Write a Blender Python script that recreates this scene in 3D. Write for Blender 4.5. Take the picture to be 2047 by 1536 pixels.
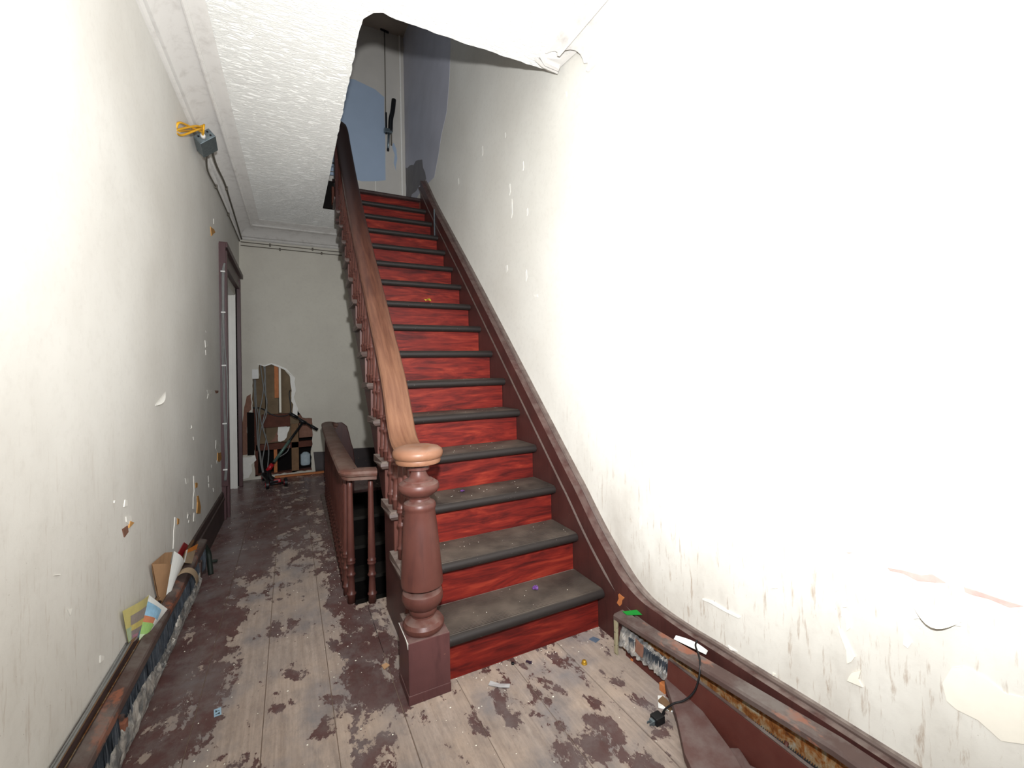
import bpy, bmesh, math, random
from mathutils import Vector, Matrix
from mathutils.geometry import tessellate_polygon
random.seed(7)
for o in list(bpy.data.objects): bpy.data.objects.remove(o, do_unlink=True)
S = bpy.context.scene
COL = S.collection

# ------------------------------------------------------------------ camera
F_PX, CX, CY, W, H = 872.49, 1023.5, 726.5, 2047, 1536
cam_d = bpy.data.cameras.new('camera'); cam = bpy.data.objects.new('camera', cam_d); COL.objects.link(cam)
cam_d.sensor_fit = 'HORIZONTAL'; cam_d.sensor_width = 36.0
cam_d.lens = F_PX / W * 36.0
cam_d.shift_x = 0.0
cam_d.shift_y = (CY - H / 2) / W
cam_d.clip_start = 0.02; cam_d.clip_end = 60
R2 = Vector((0.89071632, -0.45410793, -0.02025892)); U2 = Vector((0.01287061, -0.0193553, 0.99972982)); FW = Vector((0.45437736, 0.89073642, 0.01139543))
CAM = Vector((-1.2646, -1.6462, 1.2088))
M = Matrix((R2, U2, -FW)).transposed().to_4x4(); M.translation = CAM
cam.matrix_world = M
S.camera = cam

# ------------------------------------------------------------------ light and exposure
S.view_settings.view_transform = 'Standard'; S.view_settings.look = 'None'
S.view_settings.exposure = 0.0; S.view_settings.gamma = 1.0; S.view_settings.use_curve_mapping = False
wd = bpy.data.worlds.new('daylight'); S.world = wd; wd.use_nodes = True
wd.node_tree.nodes['Background'].inputs[0].default_value = (0.92, 0.96, 1.0, 1)
wd.node_tree.nodes['Background'].inputs[1].default_value = 0.6
# the camera's flash gun, 25 cm above the lens
fl = bpy.data.lights.new('flash', 'SPOT'); flo = bpy.data.objects.new('flash', fl); COL.objects.link(flo)
fl.energy = 420; fl.shadow_soft_size = 0.024; fl.spot_size = math.radians(172); fl.spot_blend = 1.0; fl.color = (0.955, 0.98, 1.0)
flo.location = (-1.222, -1.65, 1.46)
flo.rotation_euler = (FW + Vector((0.16, -0.08, 0.38))).to_track_quat('-Z', 'Y').to_euler()

# added bluish fill lamp that lifts the dark upper hall; no opening behind it
sl = bpy.data.lights.new('upper_fill', 'AREA'); slo = bpy.data.objects.new('upper_fill', sl); COL.objects.link(slo)
sl.shape = 'RECTANGLE'; sl.size = 0.7; sl.size_y = 0.9; sl.energy = 5; sl.color = (0.80, 0.90, 1.0)
slo.location = (-1.2, 1.6, 5.40)

# ------------------------------------------------------------------ helpers
def lin(c):
    return tuple(((v / 255) / 12.92 if v <= 10 else (((v / 255) + 0.055) / 1.055) ** 2.4) for v in c) + (1.0,)
def link(o, parent=None):
    COL.objects.link(o)
    if parent is not None: o.parent = parent
    return o
def tag(o, label=None, cat=None, group=None, kind=None):
    if label: o['label'] = label
    if cat: o['category'] = cat
    if group: o['group'] = group
    if kind: o['kind'] = kind
    return o
def empty(name, loc=(0, 0, 0)):
    o = bpy.data.objects.new(name, None); o.empty_display_size = 0.1; o.location = loc
    return link(o)
def place(o, parent):
    # children keep world coordinates: all roots are unrotated empties
    if parent is not None:
        o.parent = parent
        root = parent; off = Vector(parent.location)
        while root.parent is not None:
            root = root.parent; off += Vector(root.location)
        o.location = Vector(o.location) - off
def mesh(name, V, Fc, mat, parent=None, smooth=False, kind=None, rel=False):
    me = bpy.data.meshes.new(name); me.from_pydata([tuple(v) for v in V], [], Fc)
    me.validate(); me.update()
    bm = bmesh.new(); bm.from_mesh(me); bmesh.ops.recalc_face_normals(bm, faces=bm.faces); bm.to_mesh(me); bm.free()
    if smooth:
        for p in me.polygons: p.use_smooth = True
    if mat is not None: me.materials.append(mat)
    o = bpy.data.objects.new(name, me); link(o)
    if parent is not None and not rel: place(o, parent)
    elif parent is not None: o.parent = parent
    if kind: o['kind'] = kind
    return o
def smooth_angle(o, deg=35):
    me = o.data
    for p in me.polygons: p.use_smooth = True
    bm = bmesh.new(); bm.from_mesh(me)
    for e in bm.edges:
        if len(e.link_faces) == 2 and e.calc_face_angle(0) > math.radians(deg): e.smooth = False
    bm.to_mesh(me); bm.free()
    return o
class B:
    """collects geometry for ONE mesh object"""
    def __init__(s): s.v = []; s.f = []
    def add(s, V, Fc):
        n = len(s.v); s.v += [tuple(v) for v in V]; s.f += [[i + n for i in f] for f in Fc]; return s
    def box(s, x0, x1, y0, y1, z0, z1, m=None):
        V = [Vector((x, y, z)) for x in (x0, x1) for y in (y0, y1) for z in (z0, z1)]
        if m: V = [m @ v for v in V]
        return s.add(V, [[0, 1, 3, 2], [4, 6, 7, 5], [0, 4, 5, 1], [2, 3, 7, 6], [0, 2, 6, 4], [1, 5, 7, 3]])
    def prism(s, poly, fn, a, b):
        """poly 2-D list, fn(u,v,w)->xyz, extruded w from a to b; concave safe"""
        n = len(poly)
        tris = tessellate_polygon([[Vector((p[0], p[1], 0)) for p in poly]])
        V = [fn(p[0], p[1], a) for p in poly] + [fn(p[0], p[1], b) for p in poly]
        Fc = [list(t) for t in tris] + [[i + n for i in reversed(t)] for t in tris]
        Fc += [[i, (i + 1) % n, (i + 1) % n + n, i + n] for i in range(n)]
        return s.add(V, Fc)
    def tube(s, P, r, n=8, cap=True):
        P = [Vector(p) for p in P]; m = len(P)
        rs = r if isinstance(r, (list, tuple)) else [r] * m
        T = []
        for i in range(m):
            d = (P[min(i + 1, m - 1)] - P[max(i - 1, 0)]); T.append(d.normalized())
        u = T[0].orthogonal().normalized(); V = []; Fc = []
        for i in range(m):
            u = (u - T[i] * u.dot(T[i])); u.normalize(); w = T[i].cross(u)
            for k in range(n):
                a = 2 * math.pi * k / n; V.append(P[i] + (u * math.cos(a) + w * math.sin(a)) * rs[i])
        for i in range(m - 1):
            for k in range(n): Fc.append([i * n + k, i * n + (k + 1) % n, (i + 1) * n + (k + 1) % n, (i + 1) * n + k])
        if cap: Fc += [list(range(n))[::-1], [(m - 1) * n + k for k in range(n)]]
        return s.add(V, Fc)
    def lathe(s, prof, c=(0, 0, 0), n=24, lean=(0, 0), axis=None):
        V = []; Fc = []
        for r, z in prof:
            for k in range(n):
                a = 2 * math.pi * k / n
                p = Vector((c[0] + r * math.cos(a) + lean[0] * z, c[1] + r * math.sin(a) + lean[1] * z, c[2] + z))
                V.append(p)
        m = len(prof)
        for i in range(m - 1):
            for k in range(n): Fc.append([i * n + k, i * n + (k + 1) % n, (i + 1) * n + (k + 1) % n, (i + 1) * n + k])
        Fc += [list(range(n))[::-1], [(m - 1) * n + k for k in range(n)]]
        return s.add(V, Fc)
    def sweep(s, prof, path, side=None, up=Vector((0, 0, 1)), cap=True, closed=True):
        """prof: (a,b) a along side, b along the local up; path 3-D points"""
        P = [Vector(p) for p in path]; m = len(P); n = len(prof); V = []; Fc = []
        for i in range(m):
            t = (P[min(i + 1, m - 1)] - P[max(i - 1, 0)]).normalized()
            sd = side if side is not None else t.cross(up).normalized()
            u = sd.cross(t).normalized()
            for a, b in prof: V.append(P[i] + sd * a + u * b)
        for i in range(m - 1):
            for k in range(n if closed else n - 1): Fc.append([i * n + k, i * n + (k + 1) % n, (i + 1) * n + (k + 1) % n, (i + 1) * n + k])
        if cap and closed:
            tr = tessellate_polygon([[Vector((a, b, 0)) for a, b in prof]])
            Fc += [list(t_) for t_ in tr] + [[(m - 1) * n + k for k in reversed(t_)] for t_ in tr]
        return s.add(V, Fc)
    def sheet(s, fn, nu, nv, th=0.0008):
        """thin sheet with thickness from fn(u,v)"""
        P = [[Vector(fn(i / nu, j / nv)) for j in range(nv + 1)] for i in range(nu + 1)]
        V = []; Fc = []
        for sgn in (1, -1):
            for i in range(nu + 1):
                for j in range(nv + 1):
                    du = P[min(i + 1, nu)][j] - P[max(i - 1, 0)][j]; dv = P[i][min(j + 1, nv)] - P[i][max(j - 1, 0)]
                    nn = du.cross(dv); nn = nn.normalized() if nn.length > 1e-9 else Vector((0, 0, 1))
                    V.append(P[i][j] + nn * th * .5 * sgn)
        N = (nu + 1) * (nv + 1); id_ = lambda i, j: i * (nv + 1) + j
        for i in range(nu):
            for j in range(nv):
                q = [id_(i, j), id_(i + 1, j), id_(i + 1, j + 1), id_(i, j + 1)]
                Fc.append(q); Fc.append([k + N for k in reversed(q)])
        rim = [id_(i, 0) for i in range(nu + 1)] + [id_(nu, j) for j in range(1, nv + 1)] + [id_(i, nv) for i in range(nu - 1, -1, -1)] + [id_(0, j) for j in range(nv - 1, 0, -1)]
        for a, b in zip(rim, rim[1:] + rim[:1]): Fc.append([a, b, b + N, a + N])
        return s.add(V, Fc)
    def build(s, name, mat, parent=None, smooth=False, kind=None, ang=None, bevel=0):
        o = mesh(name, s.v, s.f, mat, parent, smooth, kind)
        if bevel:
            bm = bmesh.new(); bm.from_mesh(o.data)
            bmesh.ops.remove_doubles(bm, verts=bm.verts, dist=1e-5)
            ed = [e for e in bm.edges if len(e.link_faces) == 2 and e.calc_face_angle(0) > math.radians(30)]
            bmesh.ops.bevel(bm, geom=ed, offset=bevel, segments=2, affect='EDGES', profile=0.6)
            bm.to_mesh(o.data); bm.free()
        if ang: smooth_angle(o, ang)
        return o
def catmull(P, n=8):
    P = [Vector(p) for p in P]; out = []
    for i in range(len(P) - 1):
        p0, p1, p2, p3 = P[max(i - 1, 0)], P[i], P[i + 1], P[min(i + 2, len(P) - 1)]
        for k in range(n):
            t = k / n
            out.append(0.5 * ((2 * p1) + (p2 - p0) * t + (2 * p0 - 5 * p1 + 4 * p2 - p3) * t * t + (3 * p1 - p0 - 3 * p2 + p3) * t ** 3))
    out.append(P[-1]); return out
def jag(poly, step, amp, rnd=random):
    out = []
    for i, p in enumerate(poly):
        q = poly[(i + 1) % len(poly)]; d = math.hypot(q[0] - p[0], q[1] - p[1]); n = max(1, int(d / step))
        for k in range(n):
            t = k / n; a = amp if k else amp * .4
            out.append((p[0] + (q[0] - p[0]) * t + rnd.uniform(-a, a), p[1] + (q[1] - p[1]) * t + rnd.uniform(-a, a)))
    return out

# ------------------------------------------------------------------ materials
class NT:
    def __init__(s, name):
        s.m = bpy.data.materials.new(name); s.m.use_nodes = True; s.t = s.m.node_tree
        s.b = s.t.nodes['Principled BSDF']; s.geo = None
    def n(s, ty, **k):
        nd = s.t.nodes.new(ty)
        for a, b in k.items(): setattr(nd, a, b)
        return nd
    def l(s, a, b): s.t.links.new(a, b)
    def put(s, nd, i, v):
        if hasattr(v, 'links') or isinstance(v, bpy.types.NodeSocket): s.l(v, nd.inputs[i])
        else: nd.inputs[i].default_value = v
    def pos(s):
        if not s.geo: s.geo = s.n('ShaderNodeNewGeometry').outputs['Position']
        return s.geo
    def mapv(s, scale, loc=(0, 0, 0), v=None):
        m = s.n('ShaderNodeMapping'); s.l(v or s.pos(), m.inputs[0]); m.inputs['Scale'].default_value = scale; m.inputs['Location'].default_value = loc
        return m.outputs[0]
    def noise(s, scale=5, detail=4, rough=.55, dist=0.0, v=None, w=None):
        nd = s.n('ShaderNodeTexNoise'); nd.inputs['Scale'].default_value = scale; nd.inputs['Detail'].default_value = detail
        nd.inputs['Roughness'].default_value = rough; nd.inputs['Distortion'].default_value = dist
        if w is not None:
            nd.noise_dimensions = '4D'; s.put(nd, 'W', w)
        s.l(v or s.pos(), nd.inputs['Vector']); return nd.outputs['Fac']
    def math(s, op, a, b=0.0, c=None, clamp=False):
        nd = s.n('ShaderNodeMath', operation=op, use_clamp=clamp); s.put(nd, 0, a); s.put(nd, 1, b)
        if c is not None: s.put(nd, 2, c)
        return nd.outputs[0]
    def rng(s, v, a, b, c=0.0, d=1.0):
        nd = s.n('ShaderNodeMapRange'); s.put(nd, 0, v); nd.inputs[1].default_value = a; nd.inputs[2].default_value = b; nd.inputs[3].default_value = c; nd.inputs[4].default_value = d
        return nd.outputs[0]
    def ramp(s, f, stops):
        nd = s.n('ShaderNodeValToRGB'); s.l(f, nd.inputs[0]); e = nd.color_ramp.elements
        while len(e) < len(stops): e.new(.5)
        for k, (p, c) in enumerate(stops): e[k].position = p; e[k].color = lin(c) if max(c) > 1 or len(c) == 3 else c
        return nd.outputs[0]
    def mix(s, f, a, b, mode='MIX'):
        nd = s.n('ShaderNodeMix', data_type='RGBA', blend_type=mode); s.put(nd, 0, f)
        nd.inputs[6].default_value = lin(a) if isinstance(a, tuple) else (0, 0, 0, 1)
        nd.inputs[7].default_value = lin(b) if isinstance(b, tuple) else (0, 0, 0, 1)
        if not isinstance(a, tuple): s.l(a, nd.inputs[6])
        if not isinstance(b, tuple): s.l(b, nd.inputs[7])
        return nd.outputs[2]
    def sep(s, v=None):
        nd = s.n('ShaderNodeSeparateXYZ'); s.l(v or s.pos(), nd.inputs[0]); return nd.outputs
    def rand(s): return s.n('ShaderNodeObjectInfo').outputs['Random']
    def objc(s): return s.n('ShaderNodeTexCoord').outputs['Object']
    def bump(s, h, strength=.3, dist=.01):
        nd = s.n('ShaderNodeBump'); nd.inputs['Strength'].default_value = strength; nd.inputs['Distance'].default_value = dist
        s.l(h, nd.inputs['Height']); s.l(nd.outputs[0], s.b.inputs['Normal'])
    def fin(s, col, rough=.6, spec=.3, metal=0.0, drough=0.0):
        s.b.inputs['Diffuse Roughness'].default_value = drough
        if isinstance(col, tuple): s.b.inputs['Base Color'].default_value = lin(col)
        else: s.l(col, s.b.inputs['Base Color'])
        if isinstance(rough, (int, float)): s.b.inputs['Roughness'].default_value = rough
        else: s.l(rough, s.b.inputs['Roughness'])
        s.b.inputs['Specular IOR Level'].default_value = spec; s.b.inputs['Metallic'].default_value = metal
        return s.m

def m_plain(name, c, rough=.6, spec=.3, metal=0.0, var=.12, scale=30, bump=0.0):
    t = NT(name); n = t.noise(scale, 4)
    c2 = tuple(max(0, v * (1 - var)) for v in c); c3 = tuple(min(255, v * (1 + var * .6)) for v in c)
    col = t.mix(n, c2, c3)
    if bump: t.bump(n, bump, .004)
    return t.fin(col, rough, spec, metal)

def m_wall(name, base, dark, zdirt, amount, streak=(150, 122, 96)):
    t = NT(name); x = t.sep()
    big = t.noise(1.6, 4); fine = t.noise(38, 5, .6)
    col = t.mix(t.rng(big, .35, .7), base, dark)
    col = t.mix(t.math('MULTIPLY', t.rng(fine, .5, .75), .10), col, (150, 140, 128))
    st = t.noise(1.0, 6, .68, .3, v=t.mapv((60, 60, 8.0)))
    st2 = t.noise(1.0, 4, .6, 0, v=t.mapv((4.5, 4.5, 2.2), (3, 1, 0)))
    hm = t.rng(t.math('ADD', x[2], t.math('MULTIPLY', st2, -.5)), zdirt, -.05, 0, 1)
    smk = t.math('MULTIPLY', t.rng(st, .57, .74), hm, clamp=True)
    smk = t.math('MULTIPLY', smk, amount, clamp=True)
    haze = t.math('MULTIPLY', t.math('MULTIPLY', hm, t.rng(st2, .4, .75)),   .42 * amount, clamp=True)
    col = t.mix(haze, col, (150, 138, 124)); col = t.mix(smk, col, streak)
    sp = t.noise(130, 2, .5); spm = t.math('MULTIPLY', t.rng(sp, .74, .78), t.math('ADD', t.math('MULTIPLY', hm, .7), .05))
    col = t.mix(spm, col, (110, 88, 70))
    h = t.math('ADD', t.math('MULTIPLY', t.noise(6, 5), .7), t.math('MULTIPLY', fine, .12))
    t.bump(h, .35, .012)
    return t.fin(col, .62, .25, drough=.1)

M_wl = m_wall('left_plaster', (222, 219, 213), (210, 206, 199), 1.0, .6)
M_wr = m_wall('right_plaster', (226, 223, 215), (217, 213, 204), .86, 1.05)
M_wb = m_wall('back_plaster', (212, 207, 194), (200, 194, 182), .5, .3)
def m_ceil():
    t = NT('stippled_ceiling')
    a = t.noise(30, 6, .62, .5, v=t.mapv((.55, 1.7, 1))); b = t.noise(95, 4, .65, v=t.mapv((.7, 1.4, 1)))
    ridge = t.math('ABSOLUTE', t.math('SUBTRACT', a, .5)); h = t.math('SUBTRACT', .2, ridge)
    h = t.math('ADD', t.math('MAXIMUM', h, .1), t.math('MULTIPLY', b, .06))
    t.bump(h, .75, .04)
    return t.fin(t.mix(t.noise(2.5, 4), (230, 228, 223), (240, 239, 235)), .6, .25, drough=.9)
M_ceil = m_ceil()
def m_trim():
    t = NT('painted_cornice'); n = t.noise(14, 6, .65)
    col = t.mix(t.math('MULTIPLY', t.rng(n, .5, .72), .5), (204, 200, 195), (168, 161, 155)); t.bump(t.noise(30, 5), .2, .006)
    return t.fin(col, .55, .3, drough=.6)
M_trim = m_trim()
def m_floor():
    t = NT('worn_painted_boards'); x = t.sep(); r = t.rand()
    grain = t.noise(1, 6, .62, .5, v=t.mapv((64, 3.4, 1)), w=t.math('MULTIPLY', r, 20))
    fleck = t.noise(1, 5, .7, .3, v=t.mapv((120, 34, 1)))
    wood = t.mix(t.rng(grain, .3, .7), (138, 122, 111), (168, 152, 140))
    wood = t.mix(t.math('MULTIPLY', t.rng(fleck, .5, .7), .35), wood, (108, 99, 94))
    blot = t.noise(3.6, 6, .62, v=t.mapv((1, .8, 1), (7, 2, 0)))
    wood = t.mix(t.math('MULTIPLY', t.rng(blot, .48, .64), .85), wood, (118, 113, 114))
    wood = t.mix(t.math('MULTIPLY', t.rng(t.noise(2.6, 5, .6, v=t.mapv((1, 1, 1), (1, 9, 4))), .5, .68), .55), wood, (176, 154, 134))
    paint = t.mix(t.noise(11, 6, .65), (62, 42, 41), (98, 70, 66))
    paint = t.mix(t.math('MULTIPLY', t.rng(t.noise(7, 6, .7, v=t.mapv((1, .7, 1), (5, 5, 1))), .48, .66), .7), paint, (108, 98, 96))
    # where feet have worn the paint away
    dx = t.math('ABSOLUTE', t.math('ADD', x[0], 1.24)); path = t.rng(dx, .14, .40, 0, 1)
    near = t.rng(x[1], -.25, .3, 0, 1); far = t.rng(x[1], .9, 2.2, 0, 1)
    edge = t.rng(x[0], -1.40, -1.62, 0, 1)
    band = t.math('MULTIPLY', t.rng(t.math('ABSOLUTE', t.math('ADD', x[0], .99)), .15, .03, 0, 1), t.math('MULTIPLY', t.rng(x[1], -.35, -.02, 0, 1), t.rng(x[1], 1.2, .7, 0, 1)))
    bias = t.math('ADD', t.math('MULTIPLY', t.math('MULTIPLY', path, near), .035), t.math('MULTIPLY', far, .12))
    bias = t.math('ADD', bias, t.math('ADD', t.math('MULTIPLY', edge, .10), t.math('MULTIPLY', band, .12)))
    bias = t.math('ADD', bias, t.math('MULTIPLY', t.rng(x[0], -.85, -.55, 0, 1), .028))
    n1 = t.noise(6.2, 10, .70, .2, v=t.mapv((1.3, .8, 1)))
    n2 = t.noise(22, 6, .7, .2, v=t.mapv((1.3, .7, 1)))
    n12 = t.math('ADD', t.math('MULTIPLY', n1, .82), t.math('MULTIPLY', n2, .18))
    mask = t.rng(t.math('ADD', n12, bias), .556, .572)
    col = t.mix(mask, wood, paint)
    dust = t.rng(t.noise(2.4, 7, .72, v=t.mapv((1, 1, 1), (2, 8, 3))), .46, .68)
    col = t.mix(t.math('MULTIPLY', dust, t.math('ADD', .36, t.math('MULTIPLY', edge, .5))), col, (112, 106, 105))
    grime = t.math('MULTIPLY', t.rng(t.noise(14, 7, .75, v=t.mapv((1.2, .6, 1), (9, 1, 2))), .47, .68), .42)
    col = t.mix(grime, col, (98, 88, 84))
    spk = t.rng(t.noise(190, 2, .5), .755, .785); col = t.mix(t.math('MULTIPLY', spk, .55), col, (190, 180, 168))
    scr = t.rng(t.noise(1, 3, .5, 2.5, v=t.mapv((8, 40, 1), (3, 3, 3))), .70, .72); col = t.mix(t.math('MULTIPLY', scr, t.math('MULTIPLY', far, .5)), col, (170, 166, 160))
    h = t.math('ADD', t.math('MULTIPLY', mask, .5), t.math('ADD', t.math('MULTIPLY', grain, .3), t.math('MULTIPLY', fleck, .3))); t.bump(h, .4, .004)
    return t.fin(col, t.mix(mask, (170, 170, 170), (140, 140, 140)), .25, drough=.8)
M_floor = m_floor()
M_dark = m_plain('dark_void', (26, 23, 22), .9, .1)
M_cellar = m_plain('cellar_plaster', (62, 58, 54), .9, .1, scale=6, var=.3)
def m_riser():
    t = NT('cherry_laminate'); r = t.math('MULTIPLY', t.rand(), 37.0); p = t.objc()
    big = t.noise(1, 4, .6, 1.6, v=t.mapv((3.0, 1, 17), v=p), w=r)
    fine = t.noise(1, 5, .65, .8, v=t.mapv((6, 1, 110), v=p), w=r)
    f = t.math('ADD', t.math('MULTIPLY', big, .72), t.math('MULTIPLY', fine, .3))
    col = t.ramp(f, [(.30, (44, 14, 15)), (.43, (86, 26, 23)), (.54, (118, 35, 28)), (.67, (148, 54, 38)), (.8, (88, 28, 24))])
    t.bump(fine, .1, .002)
    return t.fin(col, .5, .2)
M_riser = m_riser()
def m_brown(name, a, b, c, rough=.42, gs=(40, 40, 6), dust=.3):
    t = NT(name); g = t.noise(1, 5, .6, .3, v=t.mapv(gs)); n = t.noise(7, 4)
    col = t.mix(t.rng(n, .3, .7), a, b); col = t.mix(t.math('MULTIPLY', t.rng(g, .52, .7), .5), col, c)
    nz = t.sep(t.n('ShaderNodeNewGeometry').outputs['Normal'])
    up = t.math('MULTIPLY', t.rng(nz[2], .55, .95), t.rng(t.noise(24, 4), .3, .6)); col = t.mix(t.math('MULTIPLY', up, dust), col, (150, 138, 130))
    chip = t.rng(t.noise(60, 3, .6), .735, .75); col = t.mix(t.math('MULTIPLY', chip, .7), col, (176, 128, 104))
    t.bump(t.math('ADD', n, t.math('MULTIPLY', g, .4)), .15, .004)
    return t.fin(col, rough, .4)
M_brown = m_brown('brown_paint', (80, 45, 39), (96, 57, 49), (64, 36, 33))
M_maroon = m_brown('maroon_paint', (80, 49, 49), (94, 59, 58), (66, 40, 41))
M_string = m_brown('string_paint', (64, 36, 33), (78, 46, 42), (48, 29, 28), gs=(60, 60, 7), dust=.5)
M_mould = m_brown('dusty_moulding', (82, 66, 61), (100, 85, 79), (58, 43, 41), gs=(6, 6, 70), dust=.75)
M_casing = m_brown('plum_casing', (76, 50, 52), (90, 62, 64), (58, 38, 42), gs=(80, 80, 3), dust=.3)
M_darkbase = m_brown('dark_baseboard', (54, 41, 40), (70, 55, 53), (40, 31, 31), gs=(50, 3, 50), dust=.6)
def m_rail():
    t = NT('worn_rail'); x = t.sep(); g = t.noise(1, 6, .6, .5, v=t.mapv((70, 5, 5)))
    tan = t.mix(t.rng(g, .3, .7), (104, 68, 50), (132, 94, 71))
    red = t.mix(t.rng(g, .3, .7), (66, 37, 31), (98, 62, 49))
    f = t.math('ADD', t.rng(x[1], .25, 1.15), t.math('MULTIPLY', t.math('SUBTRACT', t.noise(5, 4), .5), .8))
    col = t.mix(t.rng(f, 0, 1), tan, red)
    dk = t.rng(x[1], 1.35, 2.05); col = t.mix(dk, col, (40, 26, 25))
    return t.fin(col, .4, .4)
M_rail = m_rail()
def m_guard():
    t = NT('scuffed_guard_rail'); n = t.noise(9, 5, .6); g = t.noise(1, 5, .6, .5, v=t.mapv((30, 6, 30)))
    col = t.mix(t.rng(n, .4, .65), (98, 64, 55), (118, 97, 87)); col = t.mix(t.math('MULTIPLY', t.rng(g, .5, .7), .5), col, (78, 52, 47))
    return t.fin(col, .5, .3)
M_guard = m_guard()
M_cap = m_brown('worn_newel_cap', (122, 82, 60), (140, 100, 77), (100, 64, 48), gs=(20, 6, 40), dust=.25)
def m_rubber():
    t = NT('ribbed_rubber'); p = t.sep()
    wv = t.math('SINE', t.math('MULTIPLY', p[1], 2 * math.pi / .0085)); nz = t.sep(t.n('ShaderNodeNewGeometry').outputs['Normal'])
    upm = t.rng(nz[2], .85, .98)
    wear = t.rng(t.noise(3.2, 5, .6, v=t.mapv((1, 1.6, 1.6))), .45, .62)
    col = t.mix(t.math('MULTIPLY', upm, t.rng(t.noise(6, 5), .25, .7)), (40, 34, 32), (98, 87, 78))
    col = t.mix(t.math('MULTIPLY', t.rng(t.noise(170, 2), .745, .765), .6), col, (178, 170, 160))
    t.bump(t.math('MULTIPLY', t.math('MULTIPLY', wv, upm), wear), .55, .0022)
    return t.fin(col, .55, .35)
M_rubber = m_rubber()
def m_rusty(name, a, b, rust, dustc, thr=.58, sc=9):
    t = NT(name); n = t.noise(sc, 6, .62, .3, v=t.mapv((1, .45, 1))); d = t.noise(20, 5, .6)
    col = t.mix(d, a, b); col = t.mix(t.rng(n, thr, thr + .03), col, rust)
    nzz = t.sep(t.n('ShaderNodeNewGeometry').outputs['Normal'])
    col = t.mix(t.math('MULTIPLY', t.rng(t.noise(8, 6, .65), .42, .62), t.rng(nzz[2], .2, .9, .25, .8)), col, dustc)
    t.bump(t.math('ADD', n, t.math('MULTIPLY', d, .3)), .2, .004)
    return t.fin(col, .55, .35)
M_heat = m_rusty('peeling_heater_enamel', (74, 56, 52), (92, 74, 69), (140, 88, 68), (116, 108, 103), thr=.55, sc=8)
M_panel = m_rusty('brown_heater_panel', (76, 36, 30), (94, 48, 40), (120, 66, 48), (98, 62, 54), thr=.64)
def m_rust():
    t = NT('rusted_plate'); n = t.noise(26, 7, .7, .6); m = t.noise(90, 4, .6, v=t.mapv((1, 1, .3)))
    f = t.math('ADD', t.math('MULTIPLY', n, .7), t.math('MULTIPLY', m, .3))
    col = t.ramp(f, [(.36, (84, 46, 24)), (.47, (134, 82, 40)), (.55, (150, 124, 92)), (.64, (158, 152, 138))])
    t.bump(f, .3, .004); return t.fin(col, .7, .2)
M_rust = m_rust()
def m_fin():
    t = NT('dusty_aluminium_fins'); n = t.noise(18, 5, .65)
    col = t.mix(t.rng(n, .4, .6), (112, 112, 112), (190, 184, 176)); t.bump(n, .4, .006)
    return t.fin(col, .5, .5, .35)
M_fin = m_fin()
M_blackfin = m_plain('black_fins', (88, 94, 102), .35, .5, .5, var=.6, scale=25)
M_paper = m_plain('white_paper', (232, 232, 228), .7, .2, var=.04)
M_kraft = m_plain('kraft_paper', (198, 156, 118), .75, .2, var=.14, scale=14)
M_kraft2 = m_plain('pale_kraft', (172, 150, 124), .75, .2, var=.1, scale=14)
M_green = m_plain('green_plastic', (28, 130, 48), .35, .4)
M_black = m_plain('black_plastic', (22, 22, 24), .4, .4)
M_steel = m_plain('galvanised_steel', (128, 140, 146), .38, .5, .75, var=.2, scale=50)
M_yellow = m_plain('yellow_wire', (226, 168, 34), .45, .4)
M_greycab = m_plain('grey_cable', (128, 128, 126), .5, .3)
M_dkcab = m_plain('dull_brown_cable', (104, 98, 88), .6, .3)
M_clip = m_plain('white_clip', (222, 220, 216), .5, .3, var=.03)
M_whitejamb = m_plain('white_jamb', (216, 212, 205), .55, .3, var=.06, scale=6)
M_greydoor = m_plain('grey_inner_door', (176, 172, 166), .6, .3, var=.06, scale=4)
M_flake = m_plain('white_plaster', (238, 235, 228), .7, .2, var=.05)
M_flakec = m_plain('cream_plaster', (240, 234, 220), .7, .2, var=.03)
M_orange = m_plain('tan_undercoat', (206, 154, 92), .7, .2, var=.15)
M_pink = m_plain('pink_undercoat', (226, 176, 168), .7, .2, var=.16, scale=40)
M_redbrown = m_plain('terracotta_undercoat', (138, 100, 84), .75, .2, var=.15)
M_blue = m_plain('pale_blue_paint', (170, 187, 208), .5, .35, var=.05, scale=3)
M_lilac = m_plain('lilac_grey_paint', (200, 200, 211), .55, .3, var=.1, scale=3)
M_upwall = m_plain('upper_grey_plaster', (206, 201, 193), .6, .25, var=.06, scale=4)
M_upceil = m_plain('upper_ceiling', (190, 176, 162), .7, .2, var=.1, scale=4)
M_smear = m_plain('grey_smear', (132, 128, 130), .6, .25, var=.15, scale=8)
M_lath = m_plain('old_timber', (128, 100, 74), .75, .2, var=.25, scale=18, bump=.2)
M_lath2 = m_plain('dark_timber', (92, 54, 42), .7, .2, var=.25, scale=18, bump=.2)
M_newwood = m_plain('fresh_orange_wood', (188, 116, 70), .65, .25, var=.2, scale=20)
M_cavity = m_plain('brown_backing_board', (122, 104, 82), .8, .2, var=.2, scale=9)
M_red = m_plain('red_plastic', (170, 22, 34), .35, .45)
M_purple = m_plain('purple_foil', (104, 66, 132), .3, .5, var=.4, scale=120)
M_gold = m_plain('gold_cap', (196, 150, 48), .3, .5, .5)
M_bluetag = m_plain('blue_tag', (150, 178, 198), .5, .3)
M_clear = m_plain('clouded_plastic', (178, 176, 176), .35, .4)
M_wbrown = m_rusty('painted_board', (84, 58, 54), (98, 72, 68), (140, 98, 78), (110, 96, 92), thr=.66, sc=7)

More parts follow.
